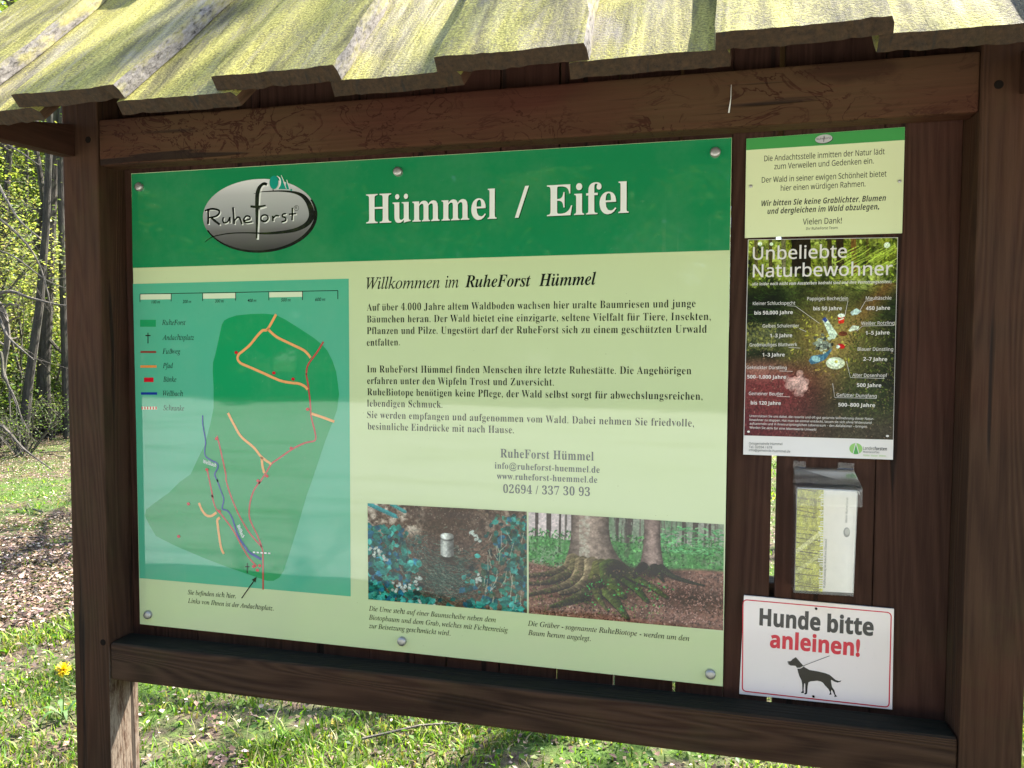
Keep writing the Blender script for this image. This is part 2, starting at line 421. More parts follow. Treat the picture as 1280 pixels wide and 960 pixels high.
# --- pictures painted as fine vertex-coloured grids (prints of photographs)
class Canvas:
    def __init__(s, w, h, col):
        s.w, s.h = w, h; s.a = np.zeros((h, w, 3), np.float32); s.a[:] = col
        s.Y, s.X = np.mgrid[0:h, 0:w].astype(np.float32); s.X = s.X/w; s.Y = s.Y/h     # 0..1, y down
        s.r = np.random.default_rng(3)
    def fbm(s, fx, fy, octv=4, seed=0):
        r = np.random.default_rng(seed); out = np.zeros((s.h, s.w), np.float32); amp = 1; tot = 0
        for o in range(octv):
            nx, ny = int(fx*2**o)+2, int(fy*2**o)+2
            g = r.random((ny+1, nx+1)).astype(np.float32)
            gx = s.X*(nx-1.001); gy = s.Y*(ny-1.001); ix = gx.astype(int); iy = gy.astype(int)
            tx = gx-ix; ty = gy-iy; tx = tx*tx*(3-2*tx); ty = ty*ty*(3-2*ty)
            out += amp*((g[iy, ix]*(1-tx)+g[iy, ix+1]*tx)*(1-ty)+(g[iy+1, ix]*(1-tx)+g[iy+1, ix+1]*tx)*ty)
            tot += amp; amp *= .55
        return out/tot
    def blend(s, mask, col):
        m = np.clip(mask, 0, 1)[..., None]; s.a = s.a*(1-m)+np.array(col, np.float32)*m
    def poly(s, pts, col, alpha=1.):
        P = np.array(pts, np.float32); x0, y0 = P.min(0); x1, y1 = P.max(0)
        ix0 = max(int(x0*s.w)-1, 0); ix1 = min(int(x1*s.w)+2, s.w); iy0 = max(int(y0*s.h)-1, 0); iy1 = min(int(y1*s.h)+2, s.h)
        if ix1 <= ix0 or iy1 <= iy0: return
        X = s.X[iy0:iy1, ix0:ix1]; Y = s.Y[iy0:iy1, ix0:ix1]; ins = np.zeros(X.shape, bool); j = len(P)-1
        for i in range(len(P)):
            xi, yi = P[i]; xj, yj = P[j]
            if yi != yj: ins ^= ((yi > Y) != (yj > Y)) & (X < (xj-xi)*(Y-yi)/(yj-yi)+xi)
            j = i
        sub = s.a[iy0:iy1, ix0:ix1]; sub[ins] = sub[ins]*(1-alpha)+np.array(col, np.float32)*alpha
    def ell(s, cx, cy, rx, ry, col, rot=0., alpha=1., soft=0.):
        R = max(rx, ry*s.h/s.w, rx)*1.6+.01; Ry = R*s.w/s.h
        ix0 = max(int((cx-R)*s.w), 0); ix1 = min(int((cx+R)*s.w)+2, s.w); iy0 = max(int((cy-Ry)*s.h), 0); iy1 = min(int((cy+Ry)*s.h)+2, s.h)
        if ix1 <= ix0 or iy1 <= iy0: return
        asp = s.h/s.w; X = s.X[iy0:iy1, ix0:ix1]-cx; Y = (s.Y[iy0:iy1, ix0:ix1]-cy)*asp
        c, n = math.cos(rot), math.sin(rot); u = X*c+Y*n; v = -X*n+Y*c
        d = (u/rx)**2+(v/(ry*asp))**2
        m = (np.clip((1-d)/soft, 0, 1) if soft else (d < 1).astype(np.float32))*alpha
        sub = s.a[iy0:iy1, ix0:ix1]; s.a[iy0:iy1, ix0:ix1] = sub*(1-m[..., None])+np.array(col, np.float32)*m[..., None]
    def line(s, pts, w, col, alpha=1.):
        for (x0, y0), (x1, y1) in zip(pts[:-1], pts[1:]):
            dx, dy = x1-x0, (y1-y0)*s.h/s.w; l = math.hypot(dx, dy)+1e-9; nx, ny = -dy/l*w/2, dx/l*w/2*s.w/s.h
            s.poly([(x0+nx, y0+ny), (x1+nx, y1+ny), (x1-nx, y1-ny), (x0-nx, y0-ny)], col, alpha)
    def speck(s, n, box, size, cols, rot=None, ratio=.5, alpha=.9, dens=None):
        for i in range(n):
            x = s.r.uniform(box[0], box[2]); y = s.r.uniform(box[1], box[3])
            if dens is not None and s.r.random() > dens(x, y): continue
            c = np.array(cols[s.r.integers(len(cols))])*s.r.uniform(.75, 1.2); z = s.r.uniform(*size)
            s.ell(x, y, z, z*ratio*s.w/s.h, np.clip(c, 0, 255), s.r.uniform(0, 3.14) if rot is None else rot+s.r.normal(0, .25), alpha)
    def mesh(s, name, q, y, mat, parent):
        """q = top-left, top-right, bottom-right, bottom-left (x, z)"""
        w, h = s.w, s.h; c = np.clip(s.a, 0, 255)/255; c = np.where(c <= .04045, c/12.92, ((c+.055)/1.055)**2.4)
        U, V = np.meshgrid(np.linspace(0, 1, w), np.linspace(0, 1, h))
        q = np.array(q); P = (q[0]*(1-U[..., None])+q[1]*U[..., None])*(1-V[..., None])+(q[3]*(1-U[..., None])+q[2]*U[..., None])*V[..., None]
        co = np.zeros((h*w, 3), np.float32); co[:, 0] = P[..., 0].ravel(); co[:, 1] = y; co[:, 2] = P[..., 1].ravel()
        i = (np.arange(h-1)[:, None]*w+np.arange(w-1)[None]).ravel()
        f = np.stack([i+w, i+w+1, i+1, i], 1)
        me = grid_mesh(name, co, f)
        at = me.color_attributes.new('print', 'FLOAT_COLOR', 'POINT')
        at.data.foreach_set('color', np.concatenate([c.reshape(-1, 3), np.ones((w*h, 1))], 1).astype(np.float32).ravel())
        return link(name, me, mat, parent)
def grid_mesh(name, co, f):
    me = bpy.data.meshes.new(name); n = f.shape[1]
    me.vertices.add(len(co)); me.vertices.foreach_set('co', np.ascontiguousarray(co, np.float32).ravel())
    me.loops.add(f.size); me.loops.foreach_set('vertex_index', f.astype(np.int32).ravel())
    me.polygons.add(len(f)); me.polygons.foreach_set('loop_start', np.arange(0, f.size, n, dtype=np.int32))
    me.polygons.foreach_set('loop_total', np.full(len(f), n, np.int32)); me.update(calc_edges=True); me.validate(); return me
def printmat(name, rough=.04, spec=.6):
    m = Mat(name); at = m.n('Attribute', attribute_name='print'); m.bs(Base_Color=at.outputs['Color'], Roughness=rough)
    m.b.inputs['Specular IOR Level'].default_value = spec; return m.m
M['photo'] = printmat('photo_print', .05, .3); M['poster_print'] = printmat('poster_print', .3, .22)

ZT = 1.95            # height of the board's top edge above the ground
# ------------------------------------------------------------------ ground
def hgt(x, y):
    x = np.asarray(x, float); y = np.asarray(y, float)
    far = np.clip((np.hypot(x-.9, y)-3)/10, 0, 1)
    h = .02*np.sin(x*1.7+1)*np.cos(y*1.3)+.16*far*np.sin(x*.31+.5)*np.sin(y*.27+1)
    return np.where(y < -2.2, h*np.clip((y+3.6)/1.4, 0, 1)*1., h)
def ground_mat():
    m = Mat('forest_soil')
    v = m.coord()
    n1 = m.noise(v, 1.1, 5, .65); n2 = m.noise(v, 38, 5, .7); n3 = m.noise(v, 9, 4, .6)
    soil = m.ramp(n2, (.3, (.035, .026, .018, 1)), (.7, (.15, .11, .085, 1)))
    moss = m.ramp(n2, (.3, (.022, .045, .010, 1)), (.75, (.09, .15, .03, 1)))
    c = m.mix(m.step(m.math('ADD', m.math('MULTIPLY', n1, .7), m.math('MULTIPLY', n3, .3)), .44, .56), moss, soil)
    m.bs(Base_Color=c, Roughness=.95); m.b.inputs['Specular IOR Level'].default_value = .1
    m.bump(n2, .8, .02); return m.m
def sheet(name, x0, x1, y0, y1, nx, ny, zoff, mat, wob=0):
    U, V = np.meshgrid(np.linspace(x0, x1, nx), np.linspace(y0, y1, ny))
    if wob:
        e = np.zeros_like(V); e[0] = wob*np.sin(U[0]*1.3+2)*.6+wob*.4*np.sin(U[0]*3.1); e[-1] = wob*np.sin(U[0]*1.1)+wob*.35*np.sin(U[0]*4.3+1)
        V = V+e
    co = np.stack([U.ravel(), V.ravel(), hgt(U, V).ravel()+zoff], 1)
    i = (np.arange(ny-1)[:, None]*nx+np.arange(nx-1)[None]).ravel()
    f = np.stack([i, i+1, i+nx+1, i+nx], 1)
    return link(name, grid_mesh(name, co, f), mat, smooth=True)
def axis_pts(lo, hi): return None
g = sheet('ground', -70, 70, -70, 70, 281, 281, 0, ground_mat()); tag(g, kind='structure')
def gravel_mat():
    m = Mat('pale_gravel'); v = m.coord()
    n = m.noise(v, 90, 4, .7); b = m.noise(m.coord((.35, 1.6, 1)), .8, 6, .7); 
    c = m.ramp(n, (.25, (.25, .255, .24, 1)), (.75, (.54, .55, .525, 1)))
    c = m.mix(m.math('MULTIPLY', m.step(b, .5, .66), .6), c, (.15, .16, .09, 1))  # olive grass-tint streaks, also painted tree shade across the gravel
    m.bs(Base_Color=c, Roughness=.95); m.bump(n, .6, .01); return m.m
gr = sheet('gravel_path', -40, 40, -17.5, -2.75, 240, 60, .012, gravel_mat(), wob=.16); tag(gr, kind='structure')

# ------------------------------------------------------------------ shelter
shelter = empty('information_shelter', (.86, -.02, 0), 'dark brown stained timber shelter with mossy board roof holding the notices', 'shelter')
XL0, XL1, XR0, XR1 = -.137, -.035, 1.856, 1.962
YF, YB = -.068, .032
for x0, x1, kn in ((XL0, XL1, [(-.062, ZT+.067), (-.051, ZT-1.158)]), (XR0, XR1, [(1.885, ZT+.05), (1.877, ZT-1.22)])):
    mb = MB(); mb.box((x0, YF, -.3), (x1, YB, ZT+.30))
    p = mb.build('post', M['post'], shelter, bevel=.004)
    for (kx, kz) in kn:
        k = MB(); tube(k, [(kx, YF-.0008, kz), (kx, YF+.0005, kz)], [.0075, .0085], 14)
        k.build('bolt_hole', M['dark_iron'], p)
mb = MB(); mb.box((XL1+.001, YF+.003, ZT+.0045), (XR0-.001, -.012, ZT+.113)); mb.build('top_beam', M['beam'], shelter, bevel=.005)
mb = MB(); mb.box((XL1+.001, YF+.002, ZT-1.252), (XR0-.001, .008, ZT-1.158)); mb.build('bottom_beam', M['beam_low'], shelter, bevel=.009, seg=3)
# back wall of vertical planks
gaps = [(.03, .0004), (.155, .0012), (.346, .0014), (.49, .0005), (.620, .0005), (.733, .001), (.811, .0025), (.9375, .003), (1.069, .004), (1.197, .005), (1.3265, .006), (1.4285, .0008), (1.5235, .011), (1.7165, .0015)]
xs = [(-.0345, .0)]+gaps+[(1.8555, 0)]
mb = MB()
for i in range(len(xs)-1):
    a, b = xs[i][0]+xs[i][1]/2, xs[i+1][0]-xs[i+1][1]/2
    dy = random.uniform(0, .0025); dt = random.uniform(-.03, .02)
    mb.box((a, .0175+dy, ZT-1.262+random.uniform(-.005, .004)), (b, .0405+dy, ZT+.33+dt))
mb.build('back_wall', M['planks'], shelter, bevel=.0025)
mb = MB(); mb.box((XL1+.001, .0445, ZT-1.02), (XR0-.001, .10, ZT-.92)); mb.box((XL1+.001, .0445, ZT-.12), (XR0-.001, .10, ZT-.02))
mb.build('back_rail', M['beam_low'], shelter, bevel=.004)
# eave brackets to the front of both posts
for x0, x1 in ((-.1365, -.0985), (1.918, 1.957)):
    mb = MB(); y0, y1 = -.42, YF-.001
    zt0, zt1, zb0, zb1 = ZT+.04, ZT+.106, ZT+.011, ZT+.029
    mb.add([(x0,y0,zb0),(x1,y0,zb0),(x1,y1,zb1),(x0,y1,zb1),(x0,y0+.05,zt0),(x1,y0+.05,zt0),(x1,y1,zt1),(x0,y1,zt1)],
           [(0,3,2,1),(4,5,6,7),(0,1,5,4),(1,2,6,5),(2,3,7,6),(3,0,4,7)])
    mb.build('bracket', M['bracket'], shelter, bevel=.003)
# roof boards: board and cap, 45 degrees, eave at the front
EY, EZ, TH = -.38, ZT+.068, .029
S2 = math.sqrt(.5); RIDGE = .17
def roof_board(x0, x1, layer, seed, back=False, rim=False, pink=None, lift=0., skew=0.):
    """local frame: x along eave, s up the slope, n normal; edges are chipped and the board is slightly cupped"""
    r = random.Random(seed); K = 18
    n0 = (0 if layer == 'cap' else -TH-.001)+lift
    L = (RIDGE-EY)/S2+.015; s0 = r.uniform(-.006, .006); N = 14; ph = r.uniform(0, 6); cup = r.uniform(.0005, .003)*r.choice((1, 1, -1)); v = []
    chip = []; c = 0.
    for k in range(K+1):
        c = c*.6+r.gauss(0, .0008); chip.append(c-(.004*r.random() if r.random() < .1 else 0))
    tht = [TH+r.gauss(0, .0009) for k in range(K+1)]
    for i in range(N+1):
        sv = L*(i/N)**1.25
        wl = .0035*math.sin(sv*9+ph)+.002*math.sin(sv*23+ph)+r.gauss(0, .0008); wr = .004*math.sin(sv*8+ph*2)+.002*math.sin(sv*31)+r.gauss(0, .001)
        a = x0+wl+skew*sv; b = x1+wr+skew*sv; rw = .009+.004*math.sin(sv*14+ph)+.002*math.sin(sv*41); row = []
        for k in range(K+1):        # top
            u = k/K; sx = a+(b-rw-a)*u; sc = s0+sv-(chip[k] if i == 0 else 0)
            row.append((sx, sc, n0+cup*((2*u-1)**2-.4)+(r.gauss(0, .0005) if 0 < i else -abs(r.gauss(0, .0006)))-(.002 if k == 0 else 0)))
        row.append((b-.001, s0+sv, n0-.009)); 
        for k in range(K, -1, -1):
            u = k/K; row.append((a+(b-a)*u+(.001 if k == K else 0), s0+sv-(chip[k] if i == 0 else 0)+(r.gauss(0, .0012) if i == 0 else 0), n0-tht[k]+cup*((2*u-1)**2-.4)))
        for (x, sq, n) in row:
            y = EY+sq*S2-n*S2; z = EZ+sq*S2+n*S2
            v.append((x, 2*RIDGE-y if back else y, z))
    k = 2*(K+1)+1; f = []; mi = []
    for i in range(N):
        for j in range(k):
            q = (i*k+j, i*k+(j+1) % k, (i+1)*k+(j+1) % k, (i+1)*k+j)
            f.append(q[::-1] if back else q)
            mi.append(0 if j < K or j == k-1 else (2 if layer == 'cap' else 0) if j == K else (2 if layer == 'cap' else 3) if j == K+1 else 3)
    for base in (0, N*k):           # end faces as strips between top and bottom edge
        for j in range(K): f.append((base+j, base+j+1, base+k-2-j, base+k-1-j)); mi.append(1)
        f.append((base+K, base+K+1, base+K+2)); mi.append(1)
    mb = MB(); mb.v = v; mb.f = f; mb.mi = mi
    me = mb.mesh('roof_board'); o = bpy.data.objects.new('roof_board', me); COL.objects.link(o)
    for mm in (M['roof'], M['endgrain'], M['rim'], M['under']): me.materials.append(mm)
    # local axes along the slope so the grain follows the board
    Rm = Matrix.Rotation(math.radians(135 if back else 45), 4, 'X'); T = Matrix.Translation((x0+r.uniform(-3, 3), r.uniform(-3, 3), r.uniform(-3, 3)))@Rm
    me.transform(T.inverted()); o.parent = shelter; o.matrix_parent_inverse = Matrix.Translation(-shelter.location); o.matrix_basis = T
    bm = bmesh.new(); bm.from_mesh(me); bmesh.ops.recalc_face_normals(bm, faces=bm.faces); bm.to_mesh(me); bm.free()
    return o
caps = [(-.335, -.085), (.045, .287), (.494, .738), (.930, 1.181), (1.391, 1.640), (1.865, 2.10)]
lows = [(-.125, .085), (.270, .531), (.715, .961), (1.156, 1.414), (1.622, 1.895)]
for i, (a, b) in enumerate(caps):
    roof_board(a, b, 'cap', 10+i, skew=(.0, .075, .012, .0, .0, .0)[i]); roof_board(a+.01, b+.01, 'cap', 30+i, back=True)
for i, (a, b) in enumerate(lows):
    roof_board(a, b, 'low', 50+i); roof_board(a+.005, b+.01, 'low', 70+i, back=True)
# rafters and ridge board under the boards
for x in (-.10, .55, 1.23, 1.91):
    mb = MB()
    for sg in (1, -1):
        s0, s1 = .20, .64; n0, n1 = -2*TH-.004, -2*TH-.064; v = []
        for s in (s0, s1):
            for n in (n0, n1):
                for xx in (x-.022, x+.022):
                    y = EY+s*S2-n*S2; z = EZ+s*S2+n*S2
                    v.append((xx, y if sg > 0 else 2*RIDGE-y, z))
        mb.add(v, [(0,1,3,2),(4,6,7,5),(0,4,5,1),(2,3,7,6),(0,2,6,4),(1,5,7,3)])
    mb.build('rafter_pair', M['under'], shelter)

# ------------------------------------------------------------------ main information board
board = empty('information_board', (.71, 0, ZT-1.13), 'large glossy green information board with white title, map and two photographs', 'notice board')
q = [(0.0003,1.9486), (1.4269,1.9510), (1.4278,0.8153), (0.0001,0.8188)]
def panel(mb, q, y0, y1, mi_face=0, mi_side=1):
    v = [(p[0], y0, p[1]) for p in q]+[(p[0], y1, p[1]) for p in q]
    mb.add(v, [(3, 2, 1, 0)], mi_face)
    mb.add(v, [(4, 5, 6, 7)]+[(i, (i+1) % 4, (i+1) % 4+4, i+4) for i in range(4)], mi_side)
mb = MB(); panel(mb, q, 0, .0055); pnl = mb.build('panel', [M['b_pale'], M['acryl_edge']], board)
y1, y2, y3, y4, y5 = -.0003, -.0006, -.0009, -.0012, -.0015
printed('header_band', lambda m: flat(m, [(0.0012,1.9474), (1.4263,1.9504), (1.4261,1.7242), (-0.0005,1.7171)], y1), M['b_green'], board)
TS = ink('print_title_shadow', (.002, .07, .02, 1))
for s_, a, b in (('Hümmel', (0.6259,1.8054), (0.9336,1.8054)), ('/', (0.9748,1.8065), (1.0062,1.8067)), ('Eifel', (1.0459,1.8066), (1.2204,1.8078))):
    def tw(m):
        text(m, s_, 'serif_bold', (a[0]+.002, a[1]-.002), (b[0]+.002, b[1]-.002), .0655, y2, 1); text(m, s_, 'serif_bold', a, b, .0655, y3, 0)
    printed('title_lettering', tw, [M['i_white'], TS], board)
lines('welcome_lettering', [('Willkommen', 'serif_italic', (0.6251,1.6563), (0.8024,1.6564), .0265), ('im', 'serif_italic', (0.8155,1.6567), (0.8464,1.6566), .0265), ('RuheForst', 'serif_bold_italic', (0.8616,1.6568), (1.0109,1.6568), .0265), ('Hümmel', 'serif_bold_italic', (1.0289,1.6569), (1.1536,1.6584), .0265)], M['i_black'], board, y2)
body = [('Auf über 4.000 Jahre altem Waldboden wachsen hier uralte Baumriesen und junge', (0.6262,1.6068), (1.3600,1.6090)),
        ('Bäumchen heran. Der Wald bietet eine einzigarte, seltene Vielfalt für Tiere, Insekten,', (0.6261,1.5796), (1.3910,1.5821)),
        ('Pflanzen und Pilze. Ungestört darf der RuheForst sich zu einem geschützten Urwald', (0.6259,1.5532), (1.3836,1.5561)),
        ('entfalten.', (0.6258,1.5264), (0.7067,1.5275)),
        ('Im RuheForst Hümmel finden Menschen ihre letzte Ruhestätte. Die Angehörigen', (0.6259,1.4651), (1.3537,1.4697)),
        ('erfahren unter den Wipfeln Trost und Zuversicht.', (0.6262,1.4385), (1.0633,1.4414)),
        ('RuheBiotope benötigen keine Pflege, der Wald selbst sorgt für abwechslungsreichen,', (0.6261,1.4124), (1.3770,1.4169)),
        ('lebendigen Schmuck.', (0.6259,1.3862), (0.8086,1.3873)),
        ('Sie werden empfangen und aufgenommen vom Wald. Dabei nehmen Sie friedvolle,', (0.6258,1.3596), (1.3606,1.3604)),
        ('besinnliche Eindrücke mit nach Hause.', (0.6266,1.3329), (0.9746,1.3347))]
lines('body_lettering', [(s_, 'serif', a, b, .0158) for s_, a, b in body], M['i_black'], board, y2, .035)
lines('contact_lettering', [('RuheForst Hümmel', 'serif_bold', (0.9439,1.2804), (1.1518,1.2812), .0192), ('info@ruheforst-huemmel.de', 'serif_bold', (0.9311,1.2550), (1.1648,1.2552), .0140),
       ('www.ruheforst-huemmel.de', 'serif_bold', (0.9359,1.2318), (1.1600,1.2332), .0140), ('02694 / 337 30 93', 'serif_bold', (0.9508,1.2014), (1.1444,1.2038), .0186)], M['i_shadow'], board, y2, .03)
lines('caption_lettering', [('Die Urne steht auf einer Baumscheibe neben dem', 'serif_italic', (0.6274,0.9077), (0.9347,0.9076), .0116),
    ('Biotopbaum und dem Grab, welches mit Fichtenreisig', 'serif_italic', (0.6273,0.8868), (0.9624,0.8870), .0116),
    ('zur Beisetzung geschmückt wird.', 'serif_italic', (0.6272,0.8665), (0.8277,0.8671), .0116),
    ('Die Gräber - sogenannte RuheBiotope - werden um den', 'serif_italic', (1.0081,0.9068), (1.3580,0.9056), .0116),
    ('Baum herum angelegt.', 'serif_italic', (1.0090,0.8860), (1.1487,0.8854), .0116),
    ('Sie befinden sich hier.', 'serif_italic', (0.1416,0.9068), (0.2764,0.9081), .0116),
    ('Links von Ihnen ist der Andachtsplatz.', 'serif_italic', (0.1412,0.8855), (0.3792,0.8864), .0116)], M['i_black'], board, y2)

# site map
smap = printed('site_map', lambda m: flat(m, [(-0.0009,1.6778), (0.5815,1.6809), (0.5815,0.9376), (0.0016,0.9370)], y1), M['b_teal'], board)
forest = [(0.2483,1.5764),(0.2546,1.5857),(0.2667,1.5919),(0.2882,1.5981),(0.3259,1.6012),(0.3633,1.6018),(0.3934,1.5988),(0.4185,1.5875),(0.4548,1.5668),(0.4908,1.5451),(0.5131,1.5288),(0.5264,1.5145),(0.5396,1.4902),(0.5483,1.4658),(0.5525,1.4373)]+[(0.5554,1.4140),(0.5498,1.3771),(0.5384,1.3481),(0.5202,1.3063),(0.5017,1.2560),(0.4831,1.2053),(0.4691,1.1699)]+[(0.4406,1.0807),(0.4201,1.0213),(0.4069,0.9858),(0.3955,0.9685),(0.3793,0.9592),(0.3631,0.9579),(0.3510,0.9607),(0.3307,0.9654),(0.2775,0.9781),(0.1943,1.0001),(0.1095,1.0263)]+[(0.0526,1.0480),(0.0342,1.0743),(0.0208,1.0983),(0.0255,1.1134),(0.0480,1.1299),(0.0925,1.1595),(0.1241,1.1881),(0.1552,1.2083)]+[(0.1762,1.2476),(0.1964,1.2828),(0.2118,1.3306),(0.2223,1.3737),(0.2231,1.4249),(0.2214,1.4632),(0.2227,1.4845)]+[(0.2293,1.5045),(0.2396,1.5427)]
printed('forest_area', lambda m: flat(m, forest, y2), M['b_forest'], smap)
W5 = .0062
for p in ([(0.3948,1.6000),(0.3721,1.5657),(0.3581,1.5616),(0.3440,1.5491),(0.3249,1.5282),(0.3058,1.5134),(0.2939,1.5049),(0.2904,1.4944),(0.2983,1.4839),(0.3242,1.4737),(0.3615,1.4594),(0.4031,1.4433),(0.4329,1.4383)]+[(0.4512,1.4369),(0.4671,1.4310),(0.4752,1.4228)],
              [(0.3721,1.5657),(0.3951,1.5470),(0.4362,1.5285),(0.4679,1.5142),(0.4836,1.4979)], [(0.4846,1.3664),(0.5116,1.3589),(0.5429,1.3490)],
              [(0.2621,1.3627),(0.2794,1.3325),(0.2981,1.3055),(0.3309,1.2811),(0.3518,1.2586),(0.3774,1.2427)], [(0.3518,1.2586),(0.3539,1.2375),(0.3584,1.2199)],
              [(0.1777,1.1385),(0.1859,1.1210),(0.1983,1.1086),(0.2130,1.1084),(0.2265,1.1177)], [(0.2359,1.1052),(0.2287,1.0992),(0.2293,1.0863),(0.2368,1.0347),(0.2449,1.0159)]):
    printed('trail_line', lambda m: stroke(m, p, W5, y4), M['i_orange'], smap)
for p in ([(0.5167,1.5357),(0.4995,1.5103),(0.4766,1.4814),(0.4719,1.4608)]+[(0.4719,1.4578),(0.4762,1.4332),(0.4812,1.3920),(0.4836,1.3590),(0.4932,1.3220),(0.4922,1.3033),(0.4657,1.2962),(0.4335,1.2805),(0.3962,1.2561),(0.3774,1.2427),(0.3631,1.2210),(0.3439,1.1947)]+[(0.3460,1.1990),(0.3295,1.1764),(0.3189,1.1466),(0.3164,1.1135),(0.3243,1.0919),(0.3382,1.0671),(0.3488,1.0403),(0.3518,1.0203),(0.3515,0.9357)],
              [(0.2308,1.3055),(0.2400,1.2715),(0.2535,1.2120)]+[(0.2540,1.1985),(0.2658,1.1622),(0.2878,1.1155),(0.3159,1.0730),(0.3488,1.0403)], [(0.2026,1.2184),(0.2162,1.1572)]+[(0.2138,1.1596),(0.2238,1.1286),(0.2381,1.1146),(0.2707,1.0776),(0.2949,1.0385),(0.3150,1.0104),(0.3351,0.9915)]):
    printed('footpath_line', lambda m: stroke(m, p, .0042, y3), M['i_softred'], smap)
def bach(m):
    stroke(m, [(0.1918,1.3550,0.00323),(0.1923,1.3301,0.00323),(0.1990,1.2915,0.00324),(0.1962,1.2699,0.00324),(0.1984,1.2549,0.00324),(0.2153,1.2448,0.00355),(0.2297,1.2389,0.00354),(0.2320,1.2282,0.00354),(0.2230,1.2106,0.00355),(0.2314,1.1938,0.00387)]+[(0.2291,1.1974,0.00332),(0.2391,1.1720,0.00332),(0.2470,1.1502,0.00332),(0.2425,1.1278,0.00361),(0.2569,1.1230,0.00359),(0.2691,1.1071,0.00386),(0.2770,1.0854,0.00414),(0.2870,1.0602,0.00469),(0.3031,1.0391,0.00496),(0.3152,1.0251,0.00550),(0.3314,1.0170,0.00603),(0.3476,1.0097,0.00656)], None, y4, sm=6)
printed('brook_line', bach, M['i_blue'], smap)
for c in ((0.2868,1.5091), (0.3871,1.4610), (0.4376,1.4471), (0.4747,1.3765), (0.4312,1.2825), (0.3654,1.2135), (0.3417,1.2009), (0.2298,1.2990), (0.2017,1.2218), (0.1480,1.1346), (0.2341,1.1207), (0.1186,1.0514), (0.3270,0.9909), (0.3371,0.9825), (0.3433,0.9940)):
    printed('bench_mark', lambda m: disc(m, c, .0046, .0038, y5, n=12), M['i_red'], smap)
def maplab(m):
    a, b = np.array((0.3254,1.0258)), np.array((0.3769,1.0260))
    for k in range(5): stroke(m, [tuple(a+(b-a)*(k/5)), tuple(a+(b-a)*(k/5+.12))], .0036, y5, sm=0)
printed('barrier_mark', maplab, M['i_white'], smap)
lines('brook_lettering', [('Wellbach', 'sans_bold', (0.1907,1.2382), (0.2262,1.2293), .0088), ('Wellbach', 'sans_bold', (0.2824,1.0883), (0.2960,1.0589), .0088)], M['i_white'], smap, y5)
def crossm(m): stroke(m, [(0.3095,0.9982), (0.3091,0.9730)], .0022, y5, sm=0); stroke(m, [(0.3032,0.9885), (0.3151,0.9893)], .0022, y5, sm=0)
printed('chapel_cross', crossm, M['i_black'], smap)
def arrow(m): stroke(m, [(0.2930,0.9098), (0.3273,0.9559)], .0026, y5, sm=0); flat(m, [(0.3348,0.9664), (0.3313,0.9518), (0.3216,0.9577)], y5)
printed('position_arrow', arrow, M['i_black'], smap)
def ruler(m):
    stroke(m, [(0.0196,1.6525), (0.5541,1.6539)], .0016, y2, sm=0)
    for a, b in (((0.0196,1.6525), (0.0192,1.6326)), ((0.1088,1.6526), (0.1084,1.6334)), ((0.1970,1.6528), (0.1967,1.6338)), ((0.2871,1.6529), (0.2868,1.6337)), ((0.3760,1.6534), (0.3758,1.6332)), ((0.4639,1.6535), (0.4637,1.6331)), ((0.5541,1.6539), (0.5540,1.6342))):
        stroke(m, [a, b], .0016, y3, sm=0)
printed('scale_ruler', ruler, M['i_black'], smap)
def kc(m): stroke(m, [(0.0403,1.5567), (0.0397,1.5303)], .0028, y2, sm=0); stroke(m, [(0.0330,1.5498), (0.0477,1.5498)], .0028, y3, sm=0)
printed('key_swatch', kc, M['i_black'], smap)
lines('scale_lettering', [('100 m', 'serif_italic', (0.0519,1.6288), (0.0765,1.6290), .0078), ('200 m', 'serif_italic', (0.1405,1.6288), (0.1645,1.6290), .0078), ('300 m', 'serif_italic', (0.2304,1.6292), (0.2544,1.6294), .0078), ('400 m', 'serif_italic', (0.3184,1.6296), (0.3427,1.6298), .0078), ('500 m', 'serif_italic', (0.4076,1.6300), (0.4327,1.6301), .0078), ('600 m', 'serif_italic', (0.4961,1.6303), (0.5220,1.6305), .0078)], M['i_black'], smap, y2)
lines('map_key_lettering', [('RuheForst', 'serif_italic', (0.0809,1.5757), (0.1478,1.5755), .0126), ('Andachtsplatz', 'serif_italic', (0.0811,1.5390), (0.1707,1.5392), .0126), ('Fußweg', 'serif_italic', (0.0809,1.5049), (0.1317,1.5052), .0126), ('Pfad', 'serif_italic', (0.0812,1.4695), (0.1101,1.4698), .0126), ('Bänke', 'serif_italic', (0.0815,1.4357), (0.1189,1.4362), .0126), ('Wellbach', 'serif_italic', (0.0798,1.4009), (0.1371,1.4011), .0126), ('Schranke', 'serif_italic', (0.0805,1.3648), (0.1399,1.3653), .0126)], M['i_black'], smap, y2)
for q4 in ([(0.0206,1.6516), (0.1078,1.6514), (0.1076,1.6386), (0.0203,1.6386)], [(0.1980,1.6515), (0.2861,1.6517), (0.2859,1.6392), (0.1978,1.6389)], [(0.3769,1.6522), (0.4629,1.6523), (0.4628,1.6405), (0.3768,1.6402)]):
    printed('scale_bar', lambda m: flat(m, q4, y2), M['i_pale'], smap)
printed('key_swatch', lambda m: flat(m, [(0.0182,1.5888), (0.0636,1.5886), (0.0633,1.5714), (0.0178,1.5715)], y2), M['b_forest'], smap)
printed('key_swatch', lambda m: stroke(m, [(0.0174,1.5089), (0.0629,1.5091)], .0052, y2, sm=0), M['i_brown'], smap)
printed('key_swatch', lambda m: stroke(m, [(0.0166,1.4727), (0.0632,1.4732)], .0058, y2, sm=0), M['i_legend_orange'], smap)
printed('key_swatch', lambda m: flat(m, [(0.0262,1.4453), (0.0540,1.4457), (0.0538,1.4344), (0.0259,1.4340)], y2), M['i_red'], smap)
